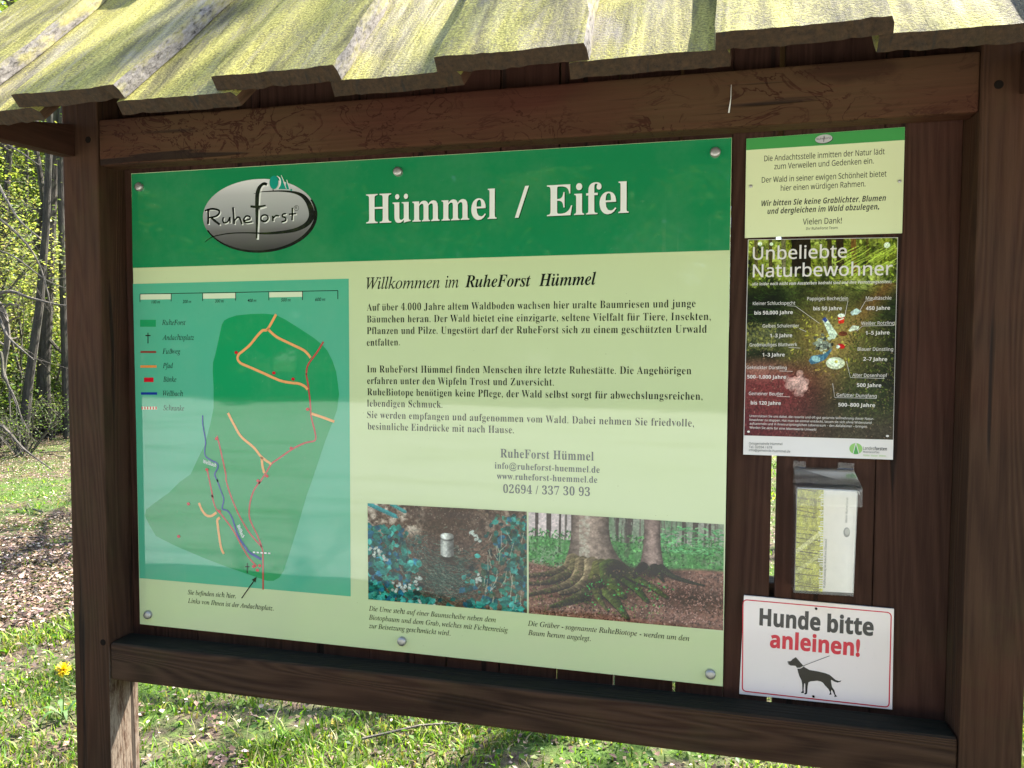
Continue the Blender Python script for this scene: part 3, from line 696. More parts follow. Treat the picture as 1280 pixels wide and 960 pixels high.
printed('key_swatch', lambda m: stroke(m, [(0.0166,1.4054), (0.0633,1.4062)], .0062, y2, sm=0), M['i_blue'], smap)
def gate(m):
    flat(m, [(0.0184,1.3725), (0.0626,1.3735), (0.0624,1.3661), (0.0183,1.3651)], y2, 0); a, b = np.array((0.0183,1.3690)), np.array((0.0625,1.3700))
    for k in range(6): stroke(m, [tuple(a+(b-a)*(k/5.5-.01)), tuple(a+(b-a)*(k/5.5+.07))], .0068, y3, 1, sm=0)
printed('key_swatch', gate, [M['i_pale'], M['i_red']], smap)

# logo
def logo_mat():
    m = Mat('print_silver_oval'); tc = m.n('TexCoord'); sep = m.n('SeparateXYZ', {'Vector': tc.outputs['Generated']})
    c = m.ramp(sep.outputs[2], (.0, (.045, .04, .042, 1)), (.3, (.16, .15, .15, 1)), (.45, (.30, .30, .30, 1)), (.8, (.48, .47, .46, 1)), (1., (.74, .72, .70, 1)))
    m.bs(Base_Color=c, Roughness=.05); m.b.inputs['Specular IOR Level'].default_value = .6; return m.m
oc = np.array((0.3506,1.8339)); rxv = (np.array((0.4975,1.8329))-np.array((0.1982,1.8349)))/2; ryv = (np.array((0.3518,1.9188))-np.array((0.3495,1.7496)))/2
def oval(f): return [tuple(oc+f*(rxv*math.cos(2*math.pi*k/64)+ryv*math.sin(2*math.pi*k/64))) for k in range(64)]
logo = printed('logo', lambda m: flat(m, oval(1.), y3), logo_mat(), board)
def rim(m):
    o = oval(1.005); i = oval(.975); o2 = [(p[0]+.0035, p[1]-.0035) for p in oval(1.0)]
    flat(m, o2, y2)
    n = 64
    for k in range(n):
        t = 2*math.pi*k/n
        if -2.75 < ((t+math.pi) % (2*math.pi))-math.pi < .35: 
            m.add([(o[k][0], y4, o[k][1]), (o[(k+1) % n][0], y4, o[(k+1) % n][1]), (i[(k+1) % n][0], y4, i[(k+1) % n][1]), (i[k][0], y4, i[k][1])], [(3, 2, 1, 0)] if False else [(0, 1, 2, 3)])
printed('logo_rim', rim, M['i_black'], logo)
def swoosh(m):
    stroke(m, [(0.3393,1.8847,0.00091),(0.3583,1.8880,0.00182),(0.3739,1.8885,0.00242),(0.4050,1.8882,0.00329),(0.4358,1.8852,0.00475),(0.4603,1.8781,0.00767),(0.4784,1.8623,0.01114),(0.4888,1.8387,0.01401),(0.4877,1.8223,0.01399),(0.4748,1.8077,0.01110),(0.4503,1.7975,0.00881),(0.4194,1.7927,0.00710),(0.3727,1.7908,0.00539),(0.3254,1.7934,0.00303),(0.2776,1.7940,0.00277),(0.2388,1.7896,0.00249),(0.2192,1.7836,0.00187),(0.2053,1.7749,0.00094)], None, y4, sm=5)
    stroke(m, [(0.3747,1.9045,0.00665),(0.3679,1.9070,0.00666),(0.3600,1.9040,0.00728),(0.3527,1.8952,0.00972),(0.3487,1.8801,0.01032),(0.3474,1.8524,0.00909),(0.3470,1.8190,0.00665),(0.3455,1.7794,0.00392)], None, y5, sm=5)
    stroke(m, [(0.3304,1.8553,0.00487),(0.3484,1.8534,0.00606),(0.3710,1.8562,0.00301)], None, y5-.0003, sm=4)
printed('logo_swoosh', swoosh, M['i_black'], logo)
letters = [[(0.2155,1.8541,0.00408),(0.2159,1.8376,0.00376),(0.2149,1.8178,0.00439)], [(0.2066,1.8499,0.00315),(0.2269,1.8536,0.00376),(0.2446,1.8493,0.00374),(0.2455,1.8422,0.00374),(0.2363,1.8355,0.00343),(0.2184,1.8330,0.00282)], [(0.2239,1.8328,0.00376),(0.2345,1.8242,0.00437),(0.2473,1.8153,0.00373)], [(0.2573,1.8328,0.00341),(0.2552,1.8249,0.00341),(0.2593,1.8191,0.00310),(0.2684,1.8217,0.00278),(0.2743,1.8321,0.00278)], [(0.2743,1.8327,0.00339),(0.2748,1.8186,0.00339)], [(0.2833,1.8554,0.00401),(0.2847,1.8380,0.00369),(0.2859,1.8154,0.00369)], [(0.2860,1.8225,0.00277),(0.2942,1.8306,0.00338),(0.3012,1.8289,0.00367),(0.3067,1.8142,0.00367)],
           [(0.3125,1.8229,0.00275),(0.3275,1.8252,0.00274),(0.3276,1.8314,0.00304),(0.3181,1.8328,0.00335),(0.3116,1.8244,0.00366),(0.3179,1.8177,0.00335),(0.3347,1.8188,0.00243)], [(0.3676,1.8344,0.00331),(0.3591,1.8311,0.00332),(0.3580,1.8228,0.00362),(0.3668,1.8183,0.00361),(0.3756,1.8235,0.00330),(0.3751,1.8313,0.00300),(0.3676,1.8344,0.00301)], [(0.3882,1.8314,0.00329),(0.3893,1.8189,0.00359)], [(0.3897,1.8252,0.00269),(0.3966,1.8311,0.00328),(0.4050,1.8302,0.00298)], [(0.4236,1.8351,0.00267),(0.4152,1.8337,0.00327),(0.4142,1.8288,0.00327),(0.4222,1.8247,0.00326),(0.4212,1.8186,0.00326),(0.4110,1.8162,0.00297)], [(0.4400,1.8482,0.00355),(0.4396,1.8323,0.00325),(0.4388,1.8191,0.00354)], [(0.4306,1.8332,0.00296),(0.4491,1.8341,0.00265)]]
for ids in ((0, 1, 2), (3, 4), (5, 6), (7,), (8,), (9, 10), (11,), (12, 13)):
    printed('logo_letter', lambda m: [stroke(m, [(q_[0], q_[1], q_[2]*1.3) for q_ in letters[i]], None, y4, 0, sm=4) for i in ids], M['i_black'], logo)

def lett(m):
    c = (0.4502,1.8470)
    for k in range(12):
        a, b = 2*math.pi*k/12, 2*math.pi*(k+1)/12
        stroke(m, [(c[0]+.0062*math.cos(a), c[1]+.0062*math.sin(a)), (c[0]+.0062*math.cos(b), c[1]+.0062*math.sin(b))], .0008, y4, 0, sm=0)
    text(m, 'R', 'sans', (0.4480,1.8449), (0.4523,1.8450), .006, y4)
printed('registered_mark', lett, M['i_black'], logo)
def lettw(m):
    e = np.array((0.3446,1.8319))-np.array((0.3418,1.8342))
    for p in letters: stroke(m, [(q_[0]+e[0], q_[1]+e[1], q_[2]) for q_ in p], None, y3-.00015, 0, sm=4)
    stroke(m, [(0.3778,1.9021,0.00483),(0.3710,1.9041,0.00666),(0.3631,1.9011,0.00727),(0.3567,1.8923,0.00971),(0.3531,1.8772,0.00970),(0.3515,1.8522,0.00848),(0.3507,1.8188,0.00725),(0.3486,1.7765,0.00602)], None, y5+.0003, sm=5)
    stroke(m, [(0.3420,1.8498,0.00364),(0.3577,1.8492,0.00423),(0.3735,1.8522,0.00241)], None, y5+.0003, sm=4)
printed('logo_outline', lettw, M['i_white'], logo)
def emb(m):
    disc(m, (0.3929,1.9086), .0118, .0158, y5, 0)
    flat(m, [(0.4122,1.9215), (0.4242,1.8912), (0.4051,1.8926)], y5, 0); flat(m, [(0.4257,1.9112), (0.4328,1.8908), (0.4211,1.8914)], y5-.0001, 0); disc(m, (0.4377,1.8895), .0025, .0025, y5, 0, n=10)
    stroke(m, [(0.4008,1.9234,0.00120),(0.4078,1.9176,0.00300),(0.4099,1.9078,0.00330),(0.4076,1.8991,0.00240),(0.4020,1.8930,0.00090)], None, y5-.0003, 1)
    stroke(m, [(0.4122,1.9242,0.00150),(0.4192,1.9088,0.00179),(0.4251,1.8920,0.00149)], None, y5-.0003, 1); stroke(m, [(0.4263,1.9131,0.00149),(0.4299,1.9028,0.00179),(0.4338,1.8916,0.00149)], None, y5-.0003, 1)
    stroke(m, [(0.3902,1.8927,0.00241),(0.3911,1.8899,0.00301)], None, y5-.0003, 2, sm=0)
printed('logo_emblem', emb, [M['i_teal'], M['i_white'], M['i_black']], logo)

# photographs on the board
def leafshape(c, x, y, L, a, col, alpha=1., w=.42):
    asp = c.w/c.h; ca, sa = math.cos(a), math.sin(a); f = lambda u, v: (x+(u*ca-v*sa), y+(u*sa+v*ca)*asp)
    c.poly([f(-L*.5, 0), f(-L*.2, -L*w*.8), f(L*.15, -L*w*.75), f(L*.5, 0), f(L*.15, L*w*.75), f(-L*.2, L*w*.8)], col, alpha)
    c.poly([f(-L*.5, 0), f(-L*.2, L*w*.8), f(L*.15, L*w*.75), f(L*.5, 0)], np.array(col)*.86, alpha*.8)
def photo_urn():
    c = Canvas(340, 215, (128, 106, 92)); r = c.r
    f1 = c.fbm(6, 4, 5, 1); f2 = c.fbm(80, 50, 2, 2); f3 = c.fbm(24, 16, 4, 5)
    c.a *= (.70+.45*f1+.5*(f2-.5))[..., None]
    c.blend(np.clip((f3-.42)*4, 0, 1)*np.clip((.36-c.Y)/.12, 0, 1)*np.clip((.40-c.X)/.1, 0, 1), (222, 204, 184))
    c.blend(np.clip((f3-.5)*4, 0, 1)*np.clip((.3-c.Y)/.1, 0, 1)*np.clip((c.X-.6)/.1, 0, 1)*.7, (196, 176, 156))
    c.blend(np.clip(1.25-np.hypot((c.X-.53)/.17, (c.Y+.02)/.42), 0, 1)*.85, (98, 78, 66))
    c.speck(2600, (0, 0, 1, 1), (.002, .0055), [(92, 74, 64), (176, 154, 136), (150, 124, 106), (118, 128, 110), (206, 188, 168)], ratio=.4, alpha=.7)
    for k in range(1500):      # fir twigs spread on the ground
        cx = .47+r.normal(0, .16); cy = .70+r.normal(0, .15); a = r.uniform(-.5, 1.2)+(cx-.45)*-2.5; l = r.uniform(.02, .06)
        col = np.array(((74, 104, 92), (96, 124, 110), (124, 140, 124), (66, 86, 80))[r.integers(4)])*r.uniform(.7, 1.2)
        c.line([(cx, cy), (cx+l*math.cos(a), cy+l*math.sin(a)*1.4)], .0032, col, .85)
    for k in range(220):
        cx = r.uniform(.05, .4); cy = r.uniform(.28, .5); a = r.uniform(0, 3.1); c.line([(cx, cy), (cx+.04*math.cos(a), cy+.05*math.sin(a))], .003, np.array((92, 132, 122))*r.uniform(.7, 1.2), .7)
    teal = [(52, 146, 134), (78, 176, 160), (44, 118, 118), (104, 200, 186), (62, 146, 172), (84, 160, 138), (36, 96, 96)]
    for k in range(360):
        x = abs(r.normal(0, .17)) if k < 430 else r.uniform(0, .34); y = r.uniform(.22, 1.05)
        if x > .36-.1*(y < .35): continue
        leafshape(c, x, y, r.uniform(.026, .062), r.uniform(0, 6.28), np.array(teal[r.integers(len(teal))])*r.uniform(.72, 1.12), .95)
    for k in range(440):
        y = r.uniform(.05, 1.05); x = 1-abs(r.normal(0, .10+.12*y*y))
        if x < .6: continue
        col = teal[r.integers(len(teal))] if r.random() < .7 else ((120, 140, 108), (150, 128, 108), (96, 120, 96))[r.integers(3)]
        leafshape(c, x, y, r.uniform(.022, .056), r.uniform(0, 6.28), np.array(col)*r.uniform(.7, 1.12), .9)
    for k in range(8): leafshape(c, .02+.022*k, .015+.014*k, .06, .5, (86, 176, 176), 1, .3)
    for k in range(9): leafshape(c, .16+.01*k, .0+.008*k, .035, .3, (96, 176, 170))
    for k in range(34):
        x = r.uniform(.74, .98); y = r.uniform(.1, .95); c.line([(x, y), (x+r.normal(-.01, .02), y+r.uniform(.05, .16))], .0035, (214, 206, 182), .8)
    for x, y in ((.05, .52), (.08, .49), (.11, .54), (.2, .8), (.23, .86), (.26, .83), (.33, .73), (.18, .89), (.3, .78), (.69, .7), (.71, .71), (.66, .24), (.68, .28), (.7, .31), (.43, .96), (.34, .99), (.04, .46)):
        for j in range(4): leafshape(c, x+r.normal(0, .014), y+r.normal(0, .02), .024, r.uniform(0, 6.28), np.array((228, 234, 220))*r.uniform(.85, 1.02))
    for k in range(70):
        x = r.uniform(.1, .98); leafshape(c, x, r.uniform(.9, 1.02), r.uniform(.03, .055), r.uniform(0, 6.28), np.array(teal[r.integers(4)])*r.uniform(.8, 1.1)) if not .56 < x < .64 else None
    c.ell(.515, .515, .06, .05, (70, 58, 50), 0, .75, .9)
    u = np.clip((c.X-.468)/.084, 0, 1); rnd = np.sqrt(np.clip(1-(2*u-1)**2, 0, 1)); ins = (c.X > .468) & (c.X < .552) & (c.Y > .285-.028*rnd) & (c.Y < .465+.035*rnd)
    sh = 150+85*np.exp(-((u-.35)/.3)**2)-30*u; sh = np.where(c.Y < .31+.028*rnd-.02, sh*1.12+12, sh); sh = np.where(np.abs(c.Y-(.305+.026*rnd)) < .008, sh*.7, sh)
    c.a = np.where(ins[..., None], np.stack([sh, sh*.99, sh*.94], -1)*(.92+.16*c.fbm(40, 60, 2, 3))[..., None], c.a)
    c.a = np.clip((c.a*(.80+.36*c.fbm(110, 70, 2, 9))[..., None]-40)*1.1, 0, 255)
    return c
def photo_roots():
    c = Canvas(380, 210, (190, 180, 172)); r = c.r
    f1 = c.fbm(7, 5, 5, 1); f2 = c.fbm(70, 50, 2, 2)
    hz = .42+.06*c.X
    c.blend(np.clip(1-np.hypot((c.X-.1)/.22, (c.Y-.1)/.32), 0, 1)*1.2, (232, 214, 208))
    c.blend(((c.X > .3)*np.clip(f1*1.6-.3, 0, 1)), (105, 140, 100))
    for k in range(34):
        x = r.uniform(.2, 1); w = r.uniform(.003, .012); g = r.uniform(.75, 1.25)
        c.line([(x, -.02), (x+r.normal(0, .012), r.uniform(.22, .42))], w, np.array((112, 104, 96))*g, .75)
    for x, w in ((.045, .018), (.11, .026), (.17, .012), (.47, .014), (.53, .02), (.86, .028), (.8, .012), (.93, .012)):
        c.line([(x, -.02), (x-.004, .36+.05*x)], w, (104, 94, 88))
    c.blend((c.Y > .21+.05*c.fbm(12, 2, 3, 8))*(c.Y < .55)*np.clip(1.35*c.fbm(30, 18, 4, 4), 0, 1), (96, 156, 92))
    c.speck(1500, (0, .16, 1, .5), (.004, .010), [(100, 165, 95), (72, 130, 72), (130, 190, 118), (60, 105, 66)], alpha=.7)
    c.speck(350, (.62, .05, 1, .3), (.006, .015), [(110, 180, 120), (90, 155, 100), (140, 200, 140)], ratio=.3, rot=.1, alpha=.7)
    gmask = np.clip((c.Y-(.47+.05*np.sin(c.X*5)+.10*(c.X > .6)*np.clip((c.X-.6)/.4, 0, 1)*0))/.03, 0, 1)
    c.blend(gmask, (122, 92, 80))
    c.a *= (1-gmask*.5+gmask*(.28+.8*f2*.8+.25*f1))[..., None]
    c.speck(3000, (0, .47, 1, 1), (.0025, .0065), [(165, 130, 116), (90, 62, 54), (190, 160, 145), (120, 84, 72), (60, 42, 38)], alpha=.8)
    c.blend(np.clip(1-np.hypot((c.X-.85)/.28, (c.Y-.72)/.16), 0, 1)*.75, (52, 38, 34))
    c.speck(650, (.62, .6, 1, .95), (.003, .006), [(190, 150, 138), (150, 108, 98)], alpha=.9)
    bark = lambda x0, y0: None
    def trunk(xl0, xr0, xl1, xr1, y1, col):
        t = np.clip(c.Y/y1, 0, 1); fl = t**3.2
        l = xl0+(xl1-xl0)*fl; rr = xr0+(xr1-xr0)*fl; m = ((c.X > l) & (c.X < rr) & (c.Y < y1)).astype(np.float32)
        u = (c.X-l)/(rr-l+1e-6); sh = .72+.42*np.sin(np.clip(u, 0, 1)*3.14)-.16*u
        tex = c.fbm(30, 26, 4, 21)*.5+.75
        c.a = c.a*(1-m[..., None])+np.array(col)*(sh*tex)[..., None]*m[..., None]
    trunk(.605, .685, .572, .715, .46+.03*np.sin(c.X*90)+.02*np.sin(c.X*37), (164, 142, 132))
    trunk(.228, .425, .19, .53, .47, (172, 152, 138))
    b = ((c.X > .27) & (c.X < .325) & (c.Y < .47)).astype(np.float32)*np.clip((c.fbm(60, 40, 3, 31)-.42)*5, 0, 1)
    c.blend(b*.6, (205, 200, 180))
    bk = lambda cx, cy, rx, ry, k: c.blend(np.clip(1.2-np.hypot((c.X-cx)/rx, (c.Y-cy)/ry), 0, 1)*k, (44, 33, 27))
    bk(.20, .66, .2, .1, .6); bk(.45, .62, .2, .17, .8); bk(.3, .8, .22, .08, .5); bk(.66, .5, .14, .07, .9)
    roots = (([(.24, .40), (.21, .49), (.13, .56), (-.02, .62)], .075, (150, 134, 104)), ([(.26, .42), (.23, .53), (.16, .60), (.10, .66), (-.02, .70)], .07, (140, 128, 92)), ([(.29, .42), (.27, .56), (.21, .66), (.12, .73), (-.02, .81)], .08, (158, 140, 108)),
             ([(.34, .42), (.32, .58), (.25, .70), (.17, .76)], .085, (164, 146, 116)), ([(.39, .44), (.36, .58), (.33, .68), (.29, .73)], .10, (118, 116, 66)), ([(.43, .44), (.43, .58), (.47, .68), (.50, .74)], .11, (96, 112, 50)), ([(.45, .43), (.50, .55), (.57, .66), (.62, .77)], .085, (70, 94, 40)),
             ([(.46, .43), (.55, .54), (.64, .62), (.72, .72)], .075, (88, 102, 54)), ([(.30, .74), (.22, .82), (.12, .90)], .07, (108, 110, 72)), ([(.42, .70), (.47, .82), (.52, .95)], .08, (98, 108, 58)), ([(.36, .70), (.38, .80), (.42, .90)], .05, (110, 112, 64)),
             ([(.60, .42), (.57, .49), (.55, .56)], .045, (60, 54, 44)), ([(.66, .43), (.68, .50), (.70, .57)], .05, (54, 52, 40)), ([(.69, .43), (.74, .50), (.82, .55), (.90, .58)], .045, (58, 66, 44)))
    for pts, w0, col in roots:
        P_ = smoothpts(pts, 16); n_ = len(P_)
        for i_, (x, y) in enumerate(P_):
            q = i_/n_; w = w0*(1-.72*q)/2; g = r.uniform(.82, 1.12)
            c.ell(x+.004, y+w*1.1, w*1.02, w*1.5, (40, 31, 25), 0, .35)
            for k in range(5):
                u = (k-2)/2; c.ell(x+u*w*.55, y+abs(u)*w*.5, w*.5, w*.8, np.array(col)*g*(1.12-.34*(u+1)/2*1.4)*r.uniform(.8, 1.2), 0, .7)
    bk(.47, .50, .075, .09, 1.); bk(.33, .66, .045, .06, .8); bk(.40, .64, .03, .06, .6)
    c.speck(500, (0, .5, .7, .95), (.003, .007), [(120, 140, 70), (80, 110, 50), (170, 140, 120)], alpha=.6)
    c.speck(60, (.3, .6, .75, .9), (.004, .008), [(70, 170, 90), (90, 190, 110)])
    c.a = np.clip((c.a*(.84+.32*c.fbm(120, 70, 2, 19))[..., None]-40)*1.12, 0, 255)
    return c
photo_urn().mesh('photograph', [(0.6254,1.1610), (1.0046,1.1622), (1.0063,0.9351), (0.6262,0.9346)], y2, M['photo'], board)
photo_roots().mesh('photograph', [(1.0086,1.1615), (1.4245,1.1586), (1.4267,0.9347), (1.0103,0.9347)], y2, M['photo'], board)
# domed fixing screws
for c in ((0.0248,1.9143), (0.7044,1.9177), (1.3945,1.9223), (0.0267,0.8458), (0.7107,0.8437), (1.4022,0.8400)):
    mb = MB(); rr = .0105
    tube(mb, [(c[0], .004, c[1]), (c[0], -.006, c[1]), (c[0], -.0085, c[1]), (c[0], -.0095, c[1]), (c[0], -.00952, c[1])], [rr, rr, rr*.86, rr*.5, .0005], 20, cap=False)
    mb.build('fixing_cap', M['steel'], board, smooth=True)

# ------------------------------------------------------------------ small cream notice
YS = .0145
note = empty('notice_sign', (1.63, .014, ZT-.29), 'small cream notice with a plain green strip on top, upper right on the planks', 'notice')
mb = MB(); panel(mb, [(1.4557,1.9503), (1.7509,1.9552), (1.7512,1.7507), (1.4562,1.7500)], .0125, .0165); mb.build('panel', [M['n_pale'], M['n_pale']], note)
ya = .0122; yb = .0119; yc = .0116
printed('header_strip', lambda m: flat(m, [(1.4557,1.9500), (1.7507,1.9549), (1.7508,1.9302), (1.4558,1.9272)], ya), M['n_green'], note)
lines('notice_lettering', [('Die Andachtsstelle inmitten der Natur lädt', 'sans', (1.4911,1.9029), (1.7158,1.9049), .0112),
    ('zum Verweilen und Gedenken ein.', 'sans', (1.5108,1.8860), (1.6963,1.8879), .0112),
    ('Der Wald in seiner ewigen Schönheit bietet', 'sans', (1.4872,1.8601), (1.7201,1.8616), .0112),
    ('hier einen würdigen Rahmen.', 'sans', (1.5241,1.8422), (1.6824,1.8441), .0112),
    ('Wir bitten Sie keine Grablichter, Blumen', 'sans_bold_italic', (1.4875,1.8130), (1.7201,1.8146), .0112),
    ('und dergleichen im Wald abzulegen.', 'sans_bold_italic', (1.4993,1.7968), (1.7085,1.7985), .0112),
    ('Vielen Dank!', 'sans', (1.5675,1.7732), (1.6405,1.7734), .0118),
    ('Ihr RuheForst Team', 'sans', (1.5737,1.7625), (1.6331,1.7626), .0052)], M['n_black'], note, ya)
nl = (1.6032,1.9411)
lg = printed('logo', lambda m: (disc(m, (nl[0]+.0008, nl[1]-.0008), .0165, .0086, yb, 1, rot=.07), disc(m, nl, .016, .0083, yc, 0, rot=.07)), [plain('notice_logo_silver', (.5, .47, .47), .35), M['n_black']], note)
printed('logo_lettering', lambda m: (text(m, 'Ruheforst', 'sans', (nl[0]-.0135, nl[1]-.002), (nl[0]+.0135, nl[1]-.0005), .0042, yc-.0003), stroke(m, [(nl[0]+.0005, nl[1]+.006), (nl[0], nl[1]-.006)], .0012, yc-.0004, sm=0)), M['n_black'], lg)
for c in ((1.4661,1.8541), (1.7436,1.8509)):
    mb = MB(); tube(mb, [(c[0], .012, c[1]), (c[0], .0095, c[1]), (c[0], .009, c[1])], [.0032, .003, .001], 12); mb.build('screw', M['steel'], note)

# ------------------------------------------------------------------ litter poster
poster = empty('poster', (1.6, .014, ZT-.63), 'portrait forest photo poster listing litter and rotting times, white footer strip', 'poster')
mb = MB(); panel(mb, [(1.4625,1.7464), (1.7440,1.7427), (1.7461,1.3045), (1.4609,1.3043)], .0128, .0165); mb.build('sheet', [M['p_white'], M['p_white']], poster)
def poster_art():
    c = Canvas(330, 430, (56, 62, 38)); r = c.r
    f1 = c.fbm(6, 8, 5, 1); f2 = c.fbm(60, 80, 2, 2); f3 = c.fbm(14, 18, 4, 4)
    c.a *= (.35+1.1*f1)[..., None]
    top = np.clip((.30-c.Y)/.12, 0, 1)
    c.blend(top*np.clip(f3*2-.5, 0, 1), (150, 148, 62)); c.blend(top*np.clip(f1*2.6-1.25, 0, 1), (214, 208, 132))
    c.speck(800, (0, 0, 1, .24), (.005, .016), [(120, 128, 40), (160, 164, 70), (76, 90, 30), (196, 196, 110), (58, 60, 30)], ratio=.5, alpha=.65)
    for x, w, col in ((.36, .13, (44, 34, 26)), (.62, .05, (58, 44, 32)), (.24, .03, (120, 108, 90)), (.71, .035, (120, 84, 52)), (.05, .025, (110, 96, 70)), (.55, .03, (70, 58, 38)), (.15, .025, (84, 70, 50)), (.8, .02, (96, 84, 50))):
        c.line([(x, -.02), (x+.01, .17)], w, col, .9)
    for k in range(90):
        x = .7+r.random()*.32; y = .03+r.random()*.12; c.line([(x, y), (x-.07-.05*r.random(), y+.04)], .006, np.array((190, 196, 96))*r.uniform(.6, 1.15), .7)
    for x, y, rx in ((.08, .02, .015), (.16, .022, .012), (.93, .035, .02)): c.ell(x, y, rx, rx*.7, (238, 236, 226), 0, .9)
    dk = np.clip(1-np.abs(c.Y-.34)/.15, 0, 1)*np.clip((.62-c.X)/.3, 0, 1); c.blend(dk*.85, (34, 42, 26))
    for k in range(500):
        x = r.random(); y = .2+r.random()*.28; a = r.uniform(-.5, .5)
        c.line([(x, y), (x+.05, y+.03*a+.008)], .004, np.array((66, 84, 40))*r.uniform(.4, 1.3), .6)
    path = np.clip(1-np.abs(c.X-(.92-(c.Y-.25)*1.1))/.13, 0, 1)*(c.Y > .22)*(c.Y < .62); c.blend(path*.8, (122, 84, 56))
    gl = np.clip(1.3-np.hypot((c.X-.57)/.33, (c.Y-.5)/.25), 0, 1); c.blend(gl*.75, (176, 146, 96)); 
    c.blend(np.clip(1-np.hypot((c.X-.12)/.2, (c.Y-.48)/.07), 0, 1)*.7, (110, 106, 104))
    c.speck(900, (.3, .36, .85, .72), (.005, .014), [(186, 168, 64), (140, 128, 52), (120, 92, 60), (206, 190, 96), (96, 80, 44)], ratio=.35, alpha=.7, dens=lambda x, y: max(0, 1-math.hypot((x-.55)/.3, (y-.53)/.2)))
    c.speck(1100, (.7, .4, 1, .95), (.004, .011), [(86, 92, 44), (60, 64, 36), (120, 122, 62), (100, 88, 66)], ratio=.4, alpha=.7)
    c.speck(400, (.0, .42, .2, .56), (.006, .014), [(140, 130, 80), (100, 96, 70)], ratio=.5, alpha=.6)
    c.blend(np.clip((c.Y-.58)/.12, 0, 1)*np.clip((.66-c.X)/.4+.1, 0, 1)*.95, (128, 62, 66))
    c.blend(np.clip((c.Y-.82)/.12, 0, 1)*np.clip(c.X*1.4, .2, 1)*.8, (84, 70, 62)); c.blend(np.clip((c.Y-.82)/.12, 0, 1)*np.clip(.5-c.X, 0, 1)*1.5, (98, 36, 50))
    c.blend(np.clip(1-np.hypot((c.X-.1)/.25, (c.Y-.66)/.08), 0, 1)*.6, (206, 150, 140))
    c.speck(900, (0, .55, 1, 1), (.003, .008), [(150, 110, 100), (84, 62, 52), (180, 140, 124), (60, 52, 44)], ratio=.4, alpha=.5)
    # the litter lying on the moss
    c.poly([(.52, .405), (.545, .395), (.62, .475), (.6, .50), (.575, .50)], (206, 206, 196)); c.poly([(.515, .40), (.535, .388), (.552, .405), (.535, .418)], (70, 84, 150))
    c.ell(.655, .472, .03, .012, (120, 70, 50))
    c.poly([(.62, .385), (.665, .38), (.66, .42), (.625, .422)], (206, 58, 40)); c.ell(.642, .382, .024, .010, (236, 232, 222)); c.line([(.625, .405), (.66, .395)], .006, (236, 226, 216))
    c.poly([(.70, .365), (.74, .345), (.775, .36), (.745, .378), (.71, .38)], (196, 200, 204)); c.poly([(.69, .455), (.72, .43), (.76, .435), (.755, .45), (.70, .462)], (214, 206, 198))
    for k in range(60): c.ell(.53+r.normal(0, .03), .525+r.normal(0, .018), .013, .007, np.array((150, 148, 142))*r.uniform(.35, 1.4), r.uniform(0, 3), .9)
    c.poly([(.43, .61), (.45, .585), (.53, .575), (.575, .55), (.582, .558), (.545, .60), (.50, .618), (.45, .628)], (88, 120, 146)); c.ell(.48, .60, .03, .014, (160, 184, 196), .3)
    c.ell(.645, .535, .026, .013, (196, 44, 46), .2); c.ell(.625, .537, .012, .009, (226, 222, 216))
    c.ell(.61, .62, .062, .03, (208, 198, 180)); c.ell(.60, .615, .04, .02, (236, 230, 216), .3); c.ell(.615, .612, .012, .007, (216, 196, 110))
    for k in range(40): c.ell(.37+r.normal(0, .028), .72+r.normal(0, .022), .025, .017, np.array((206, 158, 158))*r.uniform(.75, 1.15), r.uniform(0, 3), .6)
    for a, b in (((.27, .365), (.48, .405)), ((.6, .355), (.635, .38)), ((.78, .34), (.755, .36)), ((.78, .43), (.735, .45)), ((.65, .545), (.69, .6)), ((.58, .64), (.6, .7)), ((.21, .73), (.33, .73)), ((.21, .595), (.32, .6)), ((.36, .44), (.41, .455))): pass
    c.a = np.clip((c.a*(.75+.6*c.fbm(120, 150, 2, 12))[..., None]-30)*1.15*np.array((.95, 1.03, .95)), 0, 255)
    return c
poster_art().mesh('picture', [(1.4635,1.7454), (1.7431,1.7418), (1.7452,1.3443), (1.4621,1.3441)], .0125, M['poster_print'], poster)
ya = .0122
lines('poster_title', [('Unbeliebte', 'sans_light', (1.4724,1.7052), (1.6514,1.7056), .0262), ('Naturbewohner', 'sans_light', (1.4731,1.6697), (1.7357,1.6697), .0262), ('(die leider noch nicht vom Aussterben bedroht sind und ihre Verrottungszeiten)', 'sans_bold_italic', (1.4721,1.6529), (1.7342,1.6536), .0060)], M['p_white'], poster, ya)
